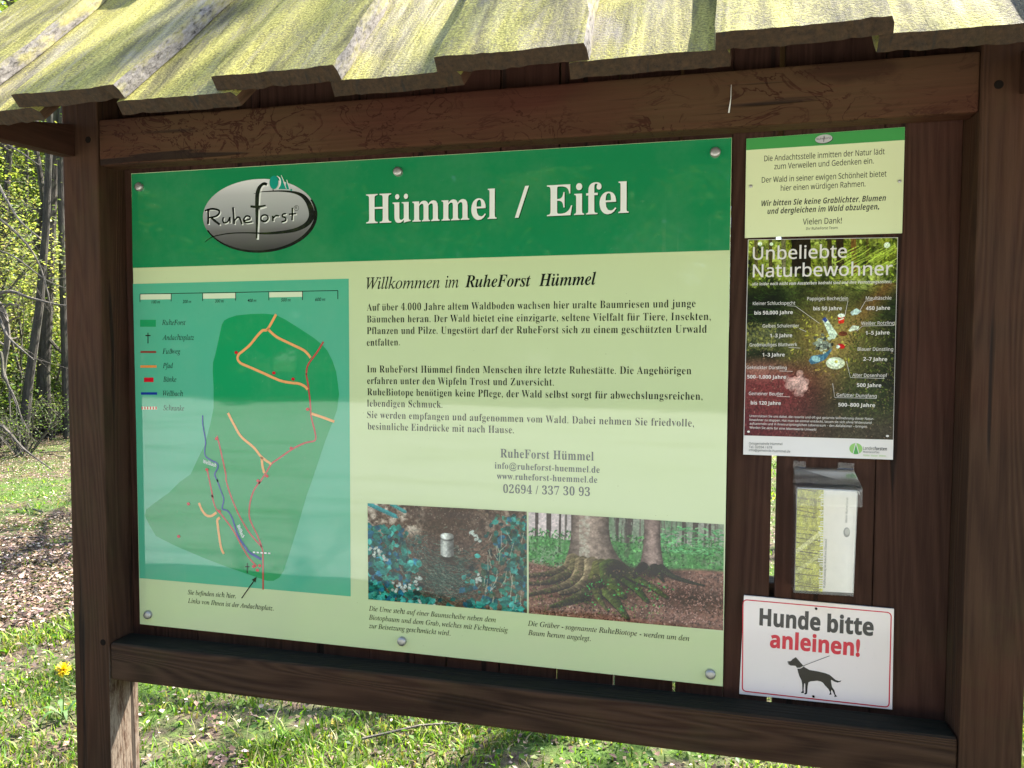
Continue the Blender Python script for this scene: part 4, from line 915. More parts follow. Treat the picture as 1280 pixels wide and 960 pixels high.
lines('litter_caption', [('Kleiner Schluckspecht', 'sans', (1.4743,1.6129), (1.5563,1.6132), .0066),
    ('bis 50.000 Jahre', 'sans_bold', (1.4778,1.5933), (1.5521,1.5942), .0072),
    ('Pappiges Becherlein', 'sans', (1.5791,1.6215), (1.6556,1.6214), .0066),
    ('bis 50 Jahre', 'sans_bold', (1.5910,1.6013), (1.6445,1.6014), .0072),
    ('Maultäschle', 'sans', (1.6885,1.6214), (1.7350,1.6214), .0066),
    ('450 Jahre', 'sans_bold', (1.6890,1.6011), (1.7331,1.6015), .0072),
    ('Weißer Rotzling', 'sans', (1.6810,1.5717), (1.7417,1.5723), .0066),
    ('1–5 Jahre', 'sans_bold', (1.6895,1.5522), (1.7334,1.5530), .0072),
    ('Gelbes Schalentier', 'sans', (1.4942,1.5669), (1.5648,1.5673), .0066),
    ('1–3 Jahre', 'sans_bold', (1.5089,1.5468), (1.5518,1.5474), .0072),
    ('Großmauliges Blattwerk', 'sans', (1.4694,1.5281), (1.5618,1.5293), .0066),
    ('1–3 Jahre', 'sans_bold', (1.4948,1.5077), (1.5382,1.5080), .0072),
    ('Blauer Dünstling', 'sans', (1.6757,1.5205), (1.7407,1.5205), .0066),
    ('2–7 Jahre', 'sans_bold', (1.6866,1.5006), (1.7304,1.5002), .0072),
    ('Geknickter Dürstling', 'sans', (1.4643,1.4818), (1.5425,1.4821), .0066),
    ('500–1.000 Jahre', 'sans_bold', (1.4660,1.4623), (1.5417,1.4625), .0072),
    ('Alter Dosenhopf', 'sans', (1.6672,1.4684), (1.7313,1.4685), .0066),
    ('500 Jahre', 'sans_bold', (1.6762,1.4483), (1.7210,1.4483), .0072),
    ('Gemeiner Beutler', 'sans', (1.4697,1.4281), (1.5373,1.4283), .0066),
    ('bis 120 Jahre', 'sans_bold', (1.4739,1.4087), (1.5326,1.4089), .0072),
    ('Gefütter Dungfang', 'sans', (1.6387,1.4281), (1.7131,1.4275), .0066),
    ('500–800 Jahre', 'sans_bold', (1.6423,1.4084), (1.7106,1.4086), .0072)], M['p_white'], poster, ya)
lines('poster_appeal', [('Unterstützen Sie uns dabei, die rasante und oft gut getarnte Vermehrung dieser Natur-', 'sans', (1.4721,1.3828), (1.7093,1.3828), .0046),
    ('bewohner zu stoppen. Hat man sie einmal entdeckt, lassen sie sich ohne Widerstand', 'sans', (1.4722,1.3749), (1.7047,1.3748), .0046),
    ('aufsammeln und in ihren ursprünglichen Lebensraum – den Abfalleimer – bringen.', 'sans', (1.4724,1.3670), (1.6976,1.3670), .0046),
    ('Werden Sie aktiv für eine lebenswerte Umwelt!', 'sans', (1.4725,1.3588), (1.6018,1.3581), .0046)], M['p_white'], poster, ya)
def pt(m):
    for p in ([(1.5412,1.6110),(1.5568,1.6100),(1.6033,1.5749)], [(1.6392,1.6198),(1.6556,1.6201),(1.6504,1.5896)], [(1.7011,1.6199),(1.6879,1.6190),(1.6779,1.5999)], [(1.7382,1.5705),(1.6835,1.5696),(1.6731,1.5595)], [(1.5648,1.5649),(1.5787,1.5583)], [(1.5454,1.5263),(1.5681,1.5253)], [(1.5286,1.4784),(1.5540,1.4779)], [(1.6555,1.4996),(1.6636,1.4668),(1.7265,1.4658)], [(1.6307,1.4545),(1.6355,1.4260),(1.7107,1.4259)], [(1.5246,1.4265),(1.5500,1.4259)]):
        stroke(m, p, .0007, ya, 0, sm=0)
    for c in ((1.4705,1.3522), (1.7347,1.3515)): disc(m, c, .0028, .0022, ya, 0, n=12)
printed('pointer_lines', pt, M['p_white'], poster)
lines('footer_lettering', [('Ortsgemeinde Hümmel', 'sans', (1.4718,1.3255), (1.5373,1.3264), .0048), ('Tel. 02694 / 678', 'sans', (1.4719,1.3184), (1.5177,1.3187), .0048), ('info@gemeinde-huemmel.de', 'sans', (1.4721,1.3119), (1.5528,1.3116), .0048),
       ('Landes', 'sans', (1.6907,1.3224), (1.7108,1.3224), .0066), ('forsten', 'sans_bold', (1.7116,1.3224), (1.7345,1.3224), .0066), ('Rheinland-Pfalz', 'sans', (1.6908,1.3163), (1.7207,1.3164), .0040)], M['n_black'], poster, ya)
lines('footer_lettering', [('Wälder. Wasser. Wildnis.', 'sans', (1.6910,1.3097), (1.7334,1.3098), .0036)], plain('lime_ink', (.30, .50, .08), .4), poster, ya)
def pf(m):
    disc(m, (1.6772,1.3241), .0122, .0112, ya, 2, n=30)
    flat(m, [(1.6770,1.3352), (1.6833,1.3140), (1.6721,1.3135)], .0119, 3); stroke(m, [(1.6769,1.3360), (1.6716,1.3119)], .0013, .0117, 4, sm=0); stroke(m, [(1.6769,1.3360), (1.6836,1.3124)], .0013, .0117, 4, sm=0)
printed('footer_emblem', pf, [M['n_black'], M['n_black'], plain('light_leaf_ink', (.26, .50, .12), .4), plain('leaf_ink', (.05, .30, .05), .4), M['p_white']], poster)

# ------------------------------------------------------------------ dog sign
dog = empty('dog_sign', (1.61, .014, ZT-1.13), 'white sign with red border, dog silhouette and red and black words', 'sign')
mb = MB(); panel(mb, [(1.4678,1.0084), (1.7557,1.0042), (1.7576,0.7988), (1.4619,0.7975)], .0125, .0165); mb.build('panel', [M['d_white'], M['d_white']], dog, bevel=0)
lines('sign_lettering', [('Hunde', 'sans_heavy', (1.4993,0.9486), (1.6185,0.9475), .0368), ('bitte', 'sans_heavy', (1.6316,0.9467), (1.7192,0.9467), .0368)], M['d_black'], dog, ya)
lines('sign_lettering', [('anleinen!', 'sans_heavy', (1.5210,0.9037), (1.6946,0.9023), .0355)], M['d_red'], dog, ya)
def border(m):
    cs = [(1.4661,0.9994), (1.7508,0.9965), (1.7516,0.8028), (1.4679,0.8045)]; cs = [np.array(c) for c in cs]; R = .009; pts = []
    for i in range(4):
        a, b, c = cs[i-1], cs[i], cs[(i+1) % 4]; u = (a-b)/np.linalg.norm(a-b); w = (c-b)/np.linalg.norm(c-b); p = b+u*R; q2 = b+w*R
        for k in range(7):
            t = k/6; pts.append(tuple((1-t)**2*p+2*t*(1-t)*b+t*t*q2))
    pts += [pts[0], pts[1]]
    stroke(m, pts, .0023, ya, sm=0)
printed('border_line', border, M['d_red'], dog)
def sil(m):
    flat(m, [(1.5563,0.8770),(1.5628,0.8785),(1.5666,0.8832),(1.5725,0.8877),(1.5778,0.8821),(1.5831,0.8759),(1.5871,0.8718),(1.5903,0.8682),(1.5995,0.8636),(1.6150,0.8624),(1.6304,0.8601),(1.6381,0.8576),(1.6420,0.8547),(1.6498,0.8483),(1.6562,0.8465),(1.6613,0.8484),(1.6593,0.8451),(1.6538,0.8429),(1.6474,0.8444),(1.6422,0.8475),(1.6412,0.8462),(1.6421,0.8402),(1.6435,0.8331),(1.6485,0.8261),(1.6505,0.8180),(1.6539,0.8137),(1.6484,0.8122),(1.6488,0.8159),(1.6445,0.8249),(1.6427,0.8269),(1.6417,0.8226),(1.6431,0.8166),(1.6386,0.8158),(1.6402,0.8210),(1.6368,0.8276),(1.6305,0.8339),(1.6257,0.8398),(1.6218,0.8416),(1.6154,0.8426),(1.6026,0.8401),(1.5980,0.8373),(1.5966,0.8273),(1.5961,0.8132),(1.5918,0.8108),(1.5902,0.8126),(1.5925,0.8156),(1.5918,0.8338),(1.5900,0.8345),(1.5890,0.8209),(1.5899,0.8139),(1.5847,0.8134),(1.5839,0.8152),(1.5867,0.8172),(1.5859,0.8332),(1.5844,0.8401),(1.5803,0.8481),(1.5776,0.8562),(1.5756,0.8650),(1.5721,0.8694),(1.5630,0.8690),(1.5590,0.8708),(1.5569,0.8726),(1.5603,0.8738),(1.5566,0.8745)], ya)
    stroke(m, [(1.5879,0.8713), (1.6373,0.8970)], .0011, ya, sm=0)
printed('dog_silhouette', sil, plain('sign_dog_black', (.022, .017, .018), .2), dog)
printed('dog_collar', lambda m: stroke(m, [(1.5756,0.8650),(1.5818,0.8659),(1.5877,0.8704)], .0016, .0119, sm=3), M['d_white'], dog)
for c in ((1.6096,0.9925), (1.6084,0.8090)):
    mb = MB(); tube(mb, [(c[0], .0124, c[1]), (c[0], .011, c[1]), (c[0], .0105, c[1])], [.0026, .0024, .001], 12); mb.build('screw', M['dark_iron'], dog)

# ------------------------------------------------------------------ leaflet dispenser
def clear_mat():
    m = Mat('clear_acrylic'); fr = m.n('Fresnel', {'IOR': 1.27}); tr = m.n('BsdfTransparent', {'Color': (.985, .985, .975, 1)}); gl = m.n('BsdfGlossy', {'Color': (1, 1, 1, 1), 'Roughness': .15})
    df = m.n('BsdfDiffuse', {'Color': (.75, .74, .70, 1)}); sc = m.step(m.noise(m.coord(), 60, 5, .7), .45, .9)
    a = m.n('MixShader', {0: m.math('ADD', .012, m.math('MULTIPLY', sc, .04)), 1: tr, 2: df}); x = m.n('MixShader', {0: fr, 1: a, 2: gl})
    m.t.links.new(x.outputs[0], m.t.nodes['Material Output'].inputs['Surface']); return m.m
M['clear'] = clear_mat()
box = empty('leaflet_holder', (1.66, 0, ZT-.93), 'clear acrylic leaflet box with open hinged lid, screwed to the planks', 'leaflet box')
bl, br, tl, tr = (1.5605,1.0354), (1.6714,1.0371), (1.5615,1.2474), (1.6748,1.2481)
YBK, YFR = .0165, -.032
def slab(mb, q, t):
    """q four 3D points, thickened by vector t"""
    q = [Vector(p) for p in q]; t = Vector(t); v = q+[p+t for p in q]
    mb.add(v, [(3, 2, 1, 0), (4, 5, 6, 7)]+[(i, (i+1) % 4, (i+1) % 4+4, i+4) for i in range(4)])
P3 = lambda p, y: (p[0], y, p[1])
mb = MB()
slab(mb, [P3(tl, YFR), P3(tr, YFR), P3(br, YFR), P3(bl, YFR)], (0, .002, 0))
slab(mb, [P3(tl, YFR+.0021), P3(bl, YFR+.0021), P3(bl, YBK-.0025), P3(tl, YBK-.0025)], (.002, 0, 0))
slab(mb, [P3(tr, YFR+.0021), P3(br, YFR+.0021), P3(br, YBK-.0025), P3(tr, YBK-.0025)], (-.002, 0, 0))
slab(mb, [P3(bl, YFR+.0021), P3(br, YFR+.0021), P3(br, YBK-.0025), P3(bl, YBK-.0025)], (0, 0, .002))
mb.build('box_body', M['clear'], box)
k1, k2, k3, k4 = (1.5595,1.2949), (1.6753,1.2931), (1.6815,1.0321), (1.5687,1.0263)
mb = MB()
xa, xb = k1[0], k2[0]
slab(mb, [P3((xa, k1[1]-.02), YBK), P3((xb, k1[1]-.02), YBK), P3(k3, YBK), P3(k4, YBK)], (0, -.002, 0))
w_ = xb-xa
for a, b in ((0, .21), (.74, 1.)):
    slab(mb, [P3((xa+w_*a, k1[1]), YBK), P3((xa+w_*b, k1[1]-.001), YBK), P3((xa+w_*b, k1[1]-.0201), YBK), P3((xa+w_*a, k1[1]-.0201), YBK)], (0, -.002, 0))
mb.build('back_plate', M['clear'], box)
l1, l2 = (1.5613,1.2813), (1.6726,1.2817); l3, l4 = (tr[0]+.007, tr[1]+.004), (tl[0]-.003, tl[1]+.002)
mb = MB()
slab(mb, [P3(l1, YBK-.004), P3(l2, YBK-.004), P3(l3, YFR-.006), P3(l4, YFR-.006)], (0, 0, .002))
slab(mb, [P3(l4, YFR-.0062), P3(l3, YFR-.0062), P3((l3[0], l3[1]-.036), YFR-.0062), P3((l4[0]+.001, l4[1]-.036), YFR-.0062)], (0, -.002, 0))
slab(mb, [P3(l2, YBK-.004), P3((l3[0], l3[1]), YFR-.006), P3((l3[0], l3[1]-.022), YFR-.006), P3((l2[0], l2[1]-.012), YBK-.004)], (-.0018, 0, 0))
mb.build('lid', M['clear'], box)
leaf = empty('leaflet', ((bl[0]+br[0])/2, -.02, bl[1]), 'folded leaflets standing sideways inside the clear acrylic box, half forest photo', 'leaflets')
f1, f2, f3, f4 = (1.5640,1.2445), (1.6752,1.2435), (1.6719,1.0406), (1.5638,1.0377)
mb = MB(); panel(mb, [f1, f2, f3, f4], -.0215, -.008); mb.build('paper_stack', [plain('leaflet_paper', (.93, .87, .83), .5)]*2, leaf)
def leafart():
    c = Canvas(90, 240, (188, 180, 92)); f = c.fbm(5, 12, 5, 3); f2 = c.fbm(30, 70, 3, 5)
    c.a = c.a*(.55+.75*f)[..., None]; c.blend(np.clip(f2*2.2-1.1, 0, 1)*.8, (240, 232, 188)); c.blend(np.clip((.75-c.X)*1.0, 0, 1)*np.clip(f*2-1, 0, 1), (130, 134, 44))
    for k in range(26):
        y = c.r.random(); w = c.r.uniform(.006, .03); c.line([(-.02, y), (c.r.uniform(.6, 1.), y+c.r.normal(.01, .008)+.01)], w, np.array((92, 80, 52))*c.r.uniform(.6, 1.3), .8)
    c.line([(0, .62), (.9, .42)], .12, (232, 222, 190), .6); c.line([(0, .82), (.9, .63)], .1, (228, 220, 180), .45)
    c.a = np.clip((c.a*(.75+.5*c.fbm(40, 100, 2, 8))[..., None]-20)*1.2*np.array((.97, 1, .92)), 0, 255); return c
leafart().mesh('cover_picture', [f1, (1.6136,1.2440), (1.6160,1.0390), f4], -.0218, printmat('leaflet_print', .4, .4), leaf)
LW = plain('leaflet_white_ink', (.9, .88, .82), .5)
lines('leaflet_lettering', [('unter allen wipfeln ist ruh', 'serif', (1.6159,1.0445), (1.6152,1.2358), .0098)], LW, leaf, -.0221)
lines('leaflet_lettering', [('Waldbestattung im RuheForst Hümmel', 'serif', (1.6209,1.0465), (1.6217,1.1456), .0042), ('Mein RuheForst', 'sans', (1.6584,1.1812), (1.6595,1.2311), .0042)], plain('leaflet_grey_ink', (.2, .19, .18), .5), leaf, -.0221)
def lt(m):
    disc(m, (1.6580,1.1615), .0060, .0098, -.0221, 2, n=24); disc(m, (1.6588,1.1629), .0042, .0066, -.0224, 3, n=24)
printed('leaflet_emblem', lt, [LW, M['n_black'], plain('leaflet_grey_ink', (.30, .29, .28), .5), plain('leaflet_light_grey', (.5, .48, .46), .5)], leaf)

# a spider's thread on the top beam
a_, b_ = (1.4214,2.0344), (1.4178,1.9812)
mb = MB(); tube(mb, [(a_[0], YF-.001, a_[1]), ((a_[0]+b_[0])/2+.0015, YF-.002, (a_[1]+b_[1])/2), (b_[0], YF-.001, b_[1])], [.0003, .0006, .0016], 6)
tag(mb.build('spider_thread', plain('spider_silk', (.75, .72, .66), .8)), 'tiny white spider thread stuck to the top beam of the shelter', 'thread')

# ------------------------------------------------------------------ vegetation
def leaf_material(name, trans=.45, rough=.5):
    m = Mat(name); at = m.n('Attribute', attribute_name='tint').outputs['Color']
    tl = m.n('BsdfTranslucent', {'Color': m.mix(1., at, (1.25, 1.3, .55, 1), 'MULTIPLY')})
    m.bs(Base_Color=at, Roughness=rough); m.b.inputs['Specular IOR Level'].default_value = .3
    x = m.n('MixShader', {0: trans, 1: m.b.outputs[0], 2: tl.outputs[0]})
    m.t.links.new(x.outputs[0], m.t.nodes['Material Output'].inputs['Surface']); return m.m
M['grass'] = leaf_material('grass_blade', .45); M['leaf'] = leaf_material('spring_leaf', .5); M['litter'] = leaf_material('dry_leaf', .2, .8)
def bark_mat(name, a, b):
    m = Mat(name); v = m.coord((1, 1, .22)); n = m.noise(v, 24, 5, .7)
    c = m.ramp(n, (.3, (*a, 1)), (.7, (*b, 1))); mo = m.step(m.noise(m.coord(), 2.4, 4, .7), .5, .7)
    c = m.mix(m.math('MULTIPLY', mo, .4), c, (.07, .085, .03, 1)); m.bs(Base_Color=c, Roughness=.95); m.bump(n, .9, .02); return m.m
M['bark'] = bark_mat('dark_bark', (.016, .0125, .009), (.066, .055, .043)); M['twig'] = bark_mat('pale_twig', (.035, .029, .023), (.15, .13, .105))

def color_attr(me, cols, per):
    at = me.color_attributes.new('tint', 'FLOAT_COLOR', 'POINT'); c = np.repeat(cols, per, 0)
    at.data.foreach_set('color', np.concatenate([c, np.ones((len(c), 1))], 1).astype(np.float32).ravel())
def pick(r, n, pal, var=.25):
    p = np.array(pal)[r.integers(0, len(pal), n)]; return np.clip(p*(1+r.normal(0, var, (n, 1)))*(1+r.normal(0, .07, (n, 3))), .005, 1)
def leaf_mesh(name, P, size, pal, r, flatness=.6, droop=.15, aspect=.6, var=.25):
    """a folded, pointed leaf at every point P"""
    n = len(P); a = r.uniform(0, 2*np.pi, n); el = r.normal(-droop, .5, n)*(1.3-flatness)
    d = np.stack([np.cos(a)*np.cos(el), np.sin(a)*np.cos(el), np.sin(el)], 1)
    up = np.stack([r.normal(0, 1-flatness, n), r.normal(0, 1-flatness, n), np.ones(n)], 1)
    s = np.cross(d, up); s /= np.linalg.norm(s, axis=1)[:, None]+1e-9; nn = np.cross(s, d)
    L = size*r.uniform(.6, 1.35, (n, 1)); w = L*aspect*.5; f = L*.12
    V = np.stack([P, P+d*L*.45+s*w+nn*f, P+d*L, P+d*L*.45-s*w+nn*f], 1).reshape(-1, 3)
    i = np.arange(n)[:, None]*4; F = np.concatenate([i+np.array([[0, 1, 2]]), i+np.array([[0, 2, 3]])], 0)
    me = grid_mesh(name, V, F); color_attr(me, pick(r, n, pal, var), 4); return me

# --- grass: thousands of single blades
def in_band(x, y):
    d = np.hypot(x-1.37, y+1.64)
    ph = .4*np.sin(x*2.1+y*1.3)+.35*np.sin(x*4.7-y*3.1)+.25*np.sin(x*11+y*7)*np.sin(y*13-x*5)
    bare = (.5+.25*np.sin(x*2.3+1.1+1.3*np.sin(y*3.1))+.25*np.sin(y*3.4+1.7*np.sin(x*2.2)) > .985) & (d > 2.6)
    lit = bare | ((d+ph > 4.3) & (d+ph < 8.1) & (x < -.9)) | (d+ph > 10.8)
    return lit
def patch(x, y, f=1.):
    return .5+.25*np.sin(x*3.3*f+1.3*np.sin(y*2.1*f))+.25*np.sin(y*4.1*f+1.7*np.sin(x*2.9*f))
r = np.random.default_rng(11)
def scatter(n, x0, x1, y0, y1): return r.uniform(x0, x1, n), r.uniform(y0, y1, n)
X, Y, K = [], [], []
for n, box, dens in ((230000, (-3.6, 3.4, .25, 3.6), 1.), (60000, (-10, 5, 3.6, 11), 1.), (16000, (-4, 5, -3.0, .25), 1.)):
    x, y = scatter(n, *box); keep = np.where(in_band(x, y), .035, .12+.9*patch(x, y)*(patch(x+1, y+5, 1.3) < .72)) > r.random(n)
    X.append(x[keep]); Y.append(y[keep])
x = np.concatenate(X); y = np.concatenate(Y); n = len(x)
far = np.clip((y-3)/6, 0, 1)
h = (.020+.055*patch(x, y, .8)*r.random(n)**1.8+.016*r.random(n))*(1+.7*far); w = (.0017+.0036*r.random(n)**2)*(1+1.6*far)
a = r.uniform(0, 2*np.pi, n); lean = r.uniform(.2, 1.35, n); dx, dy = np.cos(a), np.sin(a)
b = a+np.pi/2+r.normal(0, .4, n); sx, sy = np.cos(b)*w, np.sin(b)*w
z = hgt(x, y)
def pt(t, k, s): 
    off = lean*h*t**2; return np.stack([x+dx*off+s*sx*k, y+dy*off+s*sy*k, z+h*t*(1-.18*lean*t)], 1)
V = np.stack([pt(0, 1, 1), pt(0, 1, -1), pt(.55, .85, 1), pt(.55, .85, -1), pt(1, 0, 1)], 1).reshape(-1, 3)
i = np.arange(n)[:, None]*5; F = np.concatenate([i+np.array([[0, 1, 3]]), i+np.array([[0, 3, 2]]), i+np.array([[2, 3, 4]])], 0)
me = grid_mesh('grass', V, F)
color_attr(me, pick(r, n, [(.095, .19, .012), (.15, .26, .018), (.05, .125, .010), (.20, .29, .025), (.26, .24, .09), (.12, .22, .02), (.32, .28, .15)], .38), 5)
tag(link('grass', me, M['grass']), kind='stuff')
# clover and herbs
x, y = scatter(52000, -12, 4, .3, 13); keep = np.where(in_band(x, y), .07, .25+.6*(patch(x+3, y+1, .7) > .55)+.5*(y > 5)) > r.random(len(x)); x = x[keep]; y = y[keep]
me = leaf_mesh('herb_leaves', np.stack([x, y, hgt(x, y)+r.uniform(.015, .07, len(x))*(1+y/6)], 1), 0.026, [(.06, .13, .02), (.09, .18, .025), (.04, .095, .02), (.13, .2, .035), (.17, .23, .06)], r, .6, .0, .75)
tag(link('ground_herbs', me, M['leaf']), kind='stuff')
# dry leaf litter
x, y = scatter(120000, -13, 4.5, .2, 13); x2, y2_ = scatter(60000, -6.5, -.9, 1., 5.6); k2 = in_band(x2, y2_); x3, y3_ = scatter(60000, -3.4, 3.2, .3, 3.4); k3 = in_band(x3, y3_); x = np.concatenate([x, x2[k2], x3[k3]]); y = np.concatenate([y, y2_[k2], y3_[k3]]); p = np.where(in_band(x, y), .95, .16+.34*(patch(x+1, y+5, 1.3) > .58)); keep = p > r.random(len(x)); x = x[keep]; y = y[keep]
keep = np.hypot(x-1.37, y+1.64) < 20; x = x[keep]; y = y[keep]
me = leaf_mesh('leaf_litter', np.stack([x, y, hgt(x, y)+.05*r.random(len(x))**2+.004], 1), .027, [(.22, .145, .11), (.32, .23, .185), (.12, .075, .055), (.42, .34, .28), (.16, .105, .085), (.06, .04, .03), (.045, .03, .022), (.09, .06, .045)], r, .72, .0, .7, .3)
tag(link('leaf_litter', me, M['litter']), kind='stuff')
x, y = scatter(150000, -9, 4.2, .25, 8.5); keep = np.where(in_band(x, y), .9, .36) > r.random(len(x)); x = x[keep]; y = y[keep]
me = leaf_mesh('leaf_crumbs', np.stack([x, y, hgt(x, y)+.03*r.random(len(x))**2+.003], 1), .016, [(.20, .14, .10), (.34, .27, .20), (.09, .06, .045), (.44, .38, .30), (.05, .035, .025), (.14, .12, .05)], r, .6, .0, .55, .35)
tag(link('leaf_crumbs', me, M['litter']), kind='stuff')
# fallen twigs on the litter
mb = MB()
for k in range(150):
    cx, cy = r.uniform(-9, 1.5), r.uniform(1.2, 9); an = r.uniform(0, 3.14); l = r.uniform(.15, .9); pth = []
    for t in np.linspace(-.5, .5, 5):
        px, py = cx+l*t*math.cos(an)+r.normal(0, .02), cy+l*t*math.sin(an)+r.normal(0, .02); pth.append((px, py, float(hgt(px, py))+.015+.02*r.random()))
    tube(mb, pth, list(np.linspace(.007, .003, 5)*r.uniform(.6, 1.6)), 5)
tag(mb.build('fallen_twigs', M['twig']), kind='stuff')

# --- dandelion beside the left post
dl = empty('dandelion', (-1.12, .90, 0), 'yellow dandelion blooming in the grass left of the shelter post', 'flower')
mb = MB(); tube(mb, [(-1.135, .91, 0), (-1.125, .903, .10), (-1.12, .90, .205)], [.003, .0025, .0025], 7); mb.build('stem', M['twig'] if False else plain('flower_stem', (.10, .17, .04), .6), dl)
mb = MB(); rr = random.Random(5)
for k in range(130):
    an = rr.uniform(0, 6.283); el = rr.uniform(.05, 1.35); L_ = rr.uniform(.027, .036); d = Vector((math.cos(an)*math.cos(el), math.sin(an)*math.cos(el), math.sin(el)*.75)) @ Matrix.Rotation(math.radians(-38), 3, Vector((1, .95, 0))); s = Vector((-d.y, d.x, 0)).normalized()*.0026 if abs(d.z) < .99 else Vector((.002, 0, 0))
    o = Vector((-1.12, .90, .208)); e = o+d*L_; mb.add([o+s*.5, o-s*.5, e-s, e+s], [(0, 1, 2, 3)])
mb.build('flower_head', plain('dandelion_yellow', (.80, .55, .005), .6), dl)
mb = MB(); 
for an in (0.2, 1.3, 2.5, 3.6, 4.6, 5.6):
    d = Vector((math.cos(an), math.sin(an), 0)); s = Vector((-d.y, d.x, 0)); o = Vector((-1.135, .91, .005)); pts = []
    v = []; 
    for i in range(7):
        t = i/6; wv = .008*math.sin(t*2.9+.15)*(1+.45*(i % 2)); c_ = o+d*.10*t+Vector((0, 0, .05*math.sin(t*2.6))); v += [c_+s*wv, c_-s*wv]
    mb.add(v, [(2*i, 2*i+1, 2*i+3, 2*i+2) for i in range(6)])
mb.build('leaf_rosette', plain('dandelion_leaf', (.045, .10, .015), .6), dl)

# --- trees
def grow(mb, p, d, L_, rad, depth, rr, tips, lean_up=.25, kids=(2, 4), n=6):
    pts = [Vector(p)]; rads = [rad]; q = Vector(p); d = Vector(d).normalized(); N = 6
    for i in range(N):
        d = (d+Vector((rr.gauss(0, .13), rr.gauss(0, .13), rr.gauss(0, .1)+lean_up*.15))).normalized(); q = q+d*L_/N; pts.append(q.copy()); rads.append(rad*(1-.62*(i+1)/N))
    tube(mb, pts, rads, n if rad > .03 else 4)
    if depth == 0 or L_ < .35: tips += pts[2:]; return
    if depth <= 2: tips += pts[3:]
    for k in range(rr.randint(*kids)):
        i = rr.randint(2, N); a = rr.uniform(0, 6.283); side = Vector((math.cos(a), math.sin(a), rr.uniform(-.1, .5)))
        grow(mb, pts[i], (d*.5+side).normalized(), L_*rr.uniform(.45, .68), rads[i]*.62, depth-1, rr, tips, lean_up, kids, n)
GREENS = [(.14, .20, .035), (.20, .26, .05), (.10, .155, .03), (.25, .28, .07), (.17, .19, .06)]
def make_tree(seed, H, rad, nleaf, spread, lsize, label, group, cat='tree', name='woodland_tree', bare=False, low=.35, pal=GREENS):
    rr = random.Random(seed); g_ = np.random.default_rng(seed); root = empty(name, (0, 0, 0), label, cat, group)
    mb = MB(); tips = []; N = 9; pts = []; rads = []; q = Vector((0, 0, -.15)); d = Vector((rr.gauss(0, .05), rr.gauss(0, .05), 1))
    for i in range(N+1):
        pts.append(q.copy()); rads.append(rad*(1-.8*i/N)*(1.25 if i == 0 else 1)); d = (d+Vector((rr.gauss(0, .05), rr.gauss(0, .05), .2))).normalized(); q = q+d*H*.86/N
    tube(mb, pts, rads, 10)
    for i in range(2, N+1):
        if i/N < low: continue
        for k in range(3):
            a = rr.uniform(0, 6.283); grow(mb, pts[i], (math.cos(a), math.sin(a), rr.uniform(.1, .7)), H*spread*rr.uniform(.6, 1.1)*(1.15-.5*i/N), rads[i]*.5, 2, rr, tips)
    mb.build('trunk', M['bark'], root)
    if not bare:
        T = np.array([tuple(t) for t in tips]); idx = g_.integers(0, len(T), nleaf); P = T[idx]+g_.normal(0, 1, (nleaf, 3))*np.array([.28, .28, .14])*H/11
        root_c = link('crown', leaf_mesh('crown', P, lsize, pal, g_, .5), M['leaf'], root)
    return root
def place(root, x, y, rot, sc, first):
    o = root if first else copy_tree(root)
    o.location = (x, y, float(hgt(x, y))); o.rotation_euler = (0, 0, rot); o.scale = (sc, sc, sc*random.uniform(.92, 1.1)); return o
def make_bush(seed, R, H, nleaf, lsize, label, group, pal, name='shrub'):
    rr = random.Random(seed); g_ = np.random.default_rng(seed); root = empty(name, (0, 0, 0), label, 'shrub', group); mb = MB(); tips = []
    for k in range(11):
        a = rr.uniform(0, 6.283); grow(mb, (rr.gauss(0, .12), rr.gauss(0, .12), -.05), (math.cos(a)*.55, math.sin(a)*.55, 1), H*rr.uniform(.55, .95), .018+.012*rr.random(), 2, rr, tips, .1, (2, 4), 5)
    mb.build('stems', M['twig'], root)
    T = np.array([tuple(t) for t in tips]); idx = g_.integers(0, len(T), nleaf); P = T[idx]+g_.normal(0, .12, (nleaf, 3)); P = P[P[:, 2] > .05]
    link('foliage', leaf_mesh('foliage', P, lsize, pal, g_, .55), M['leaf'], root); return root
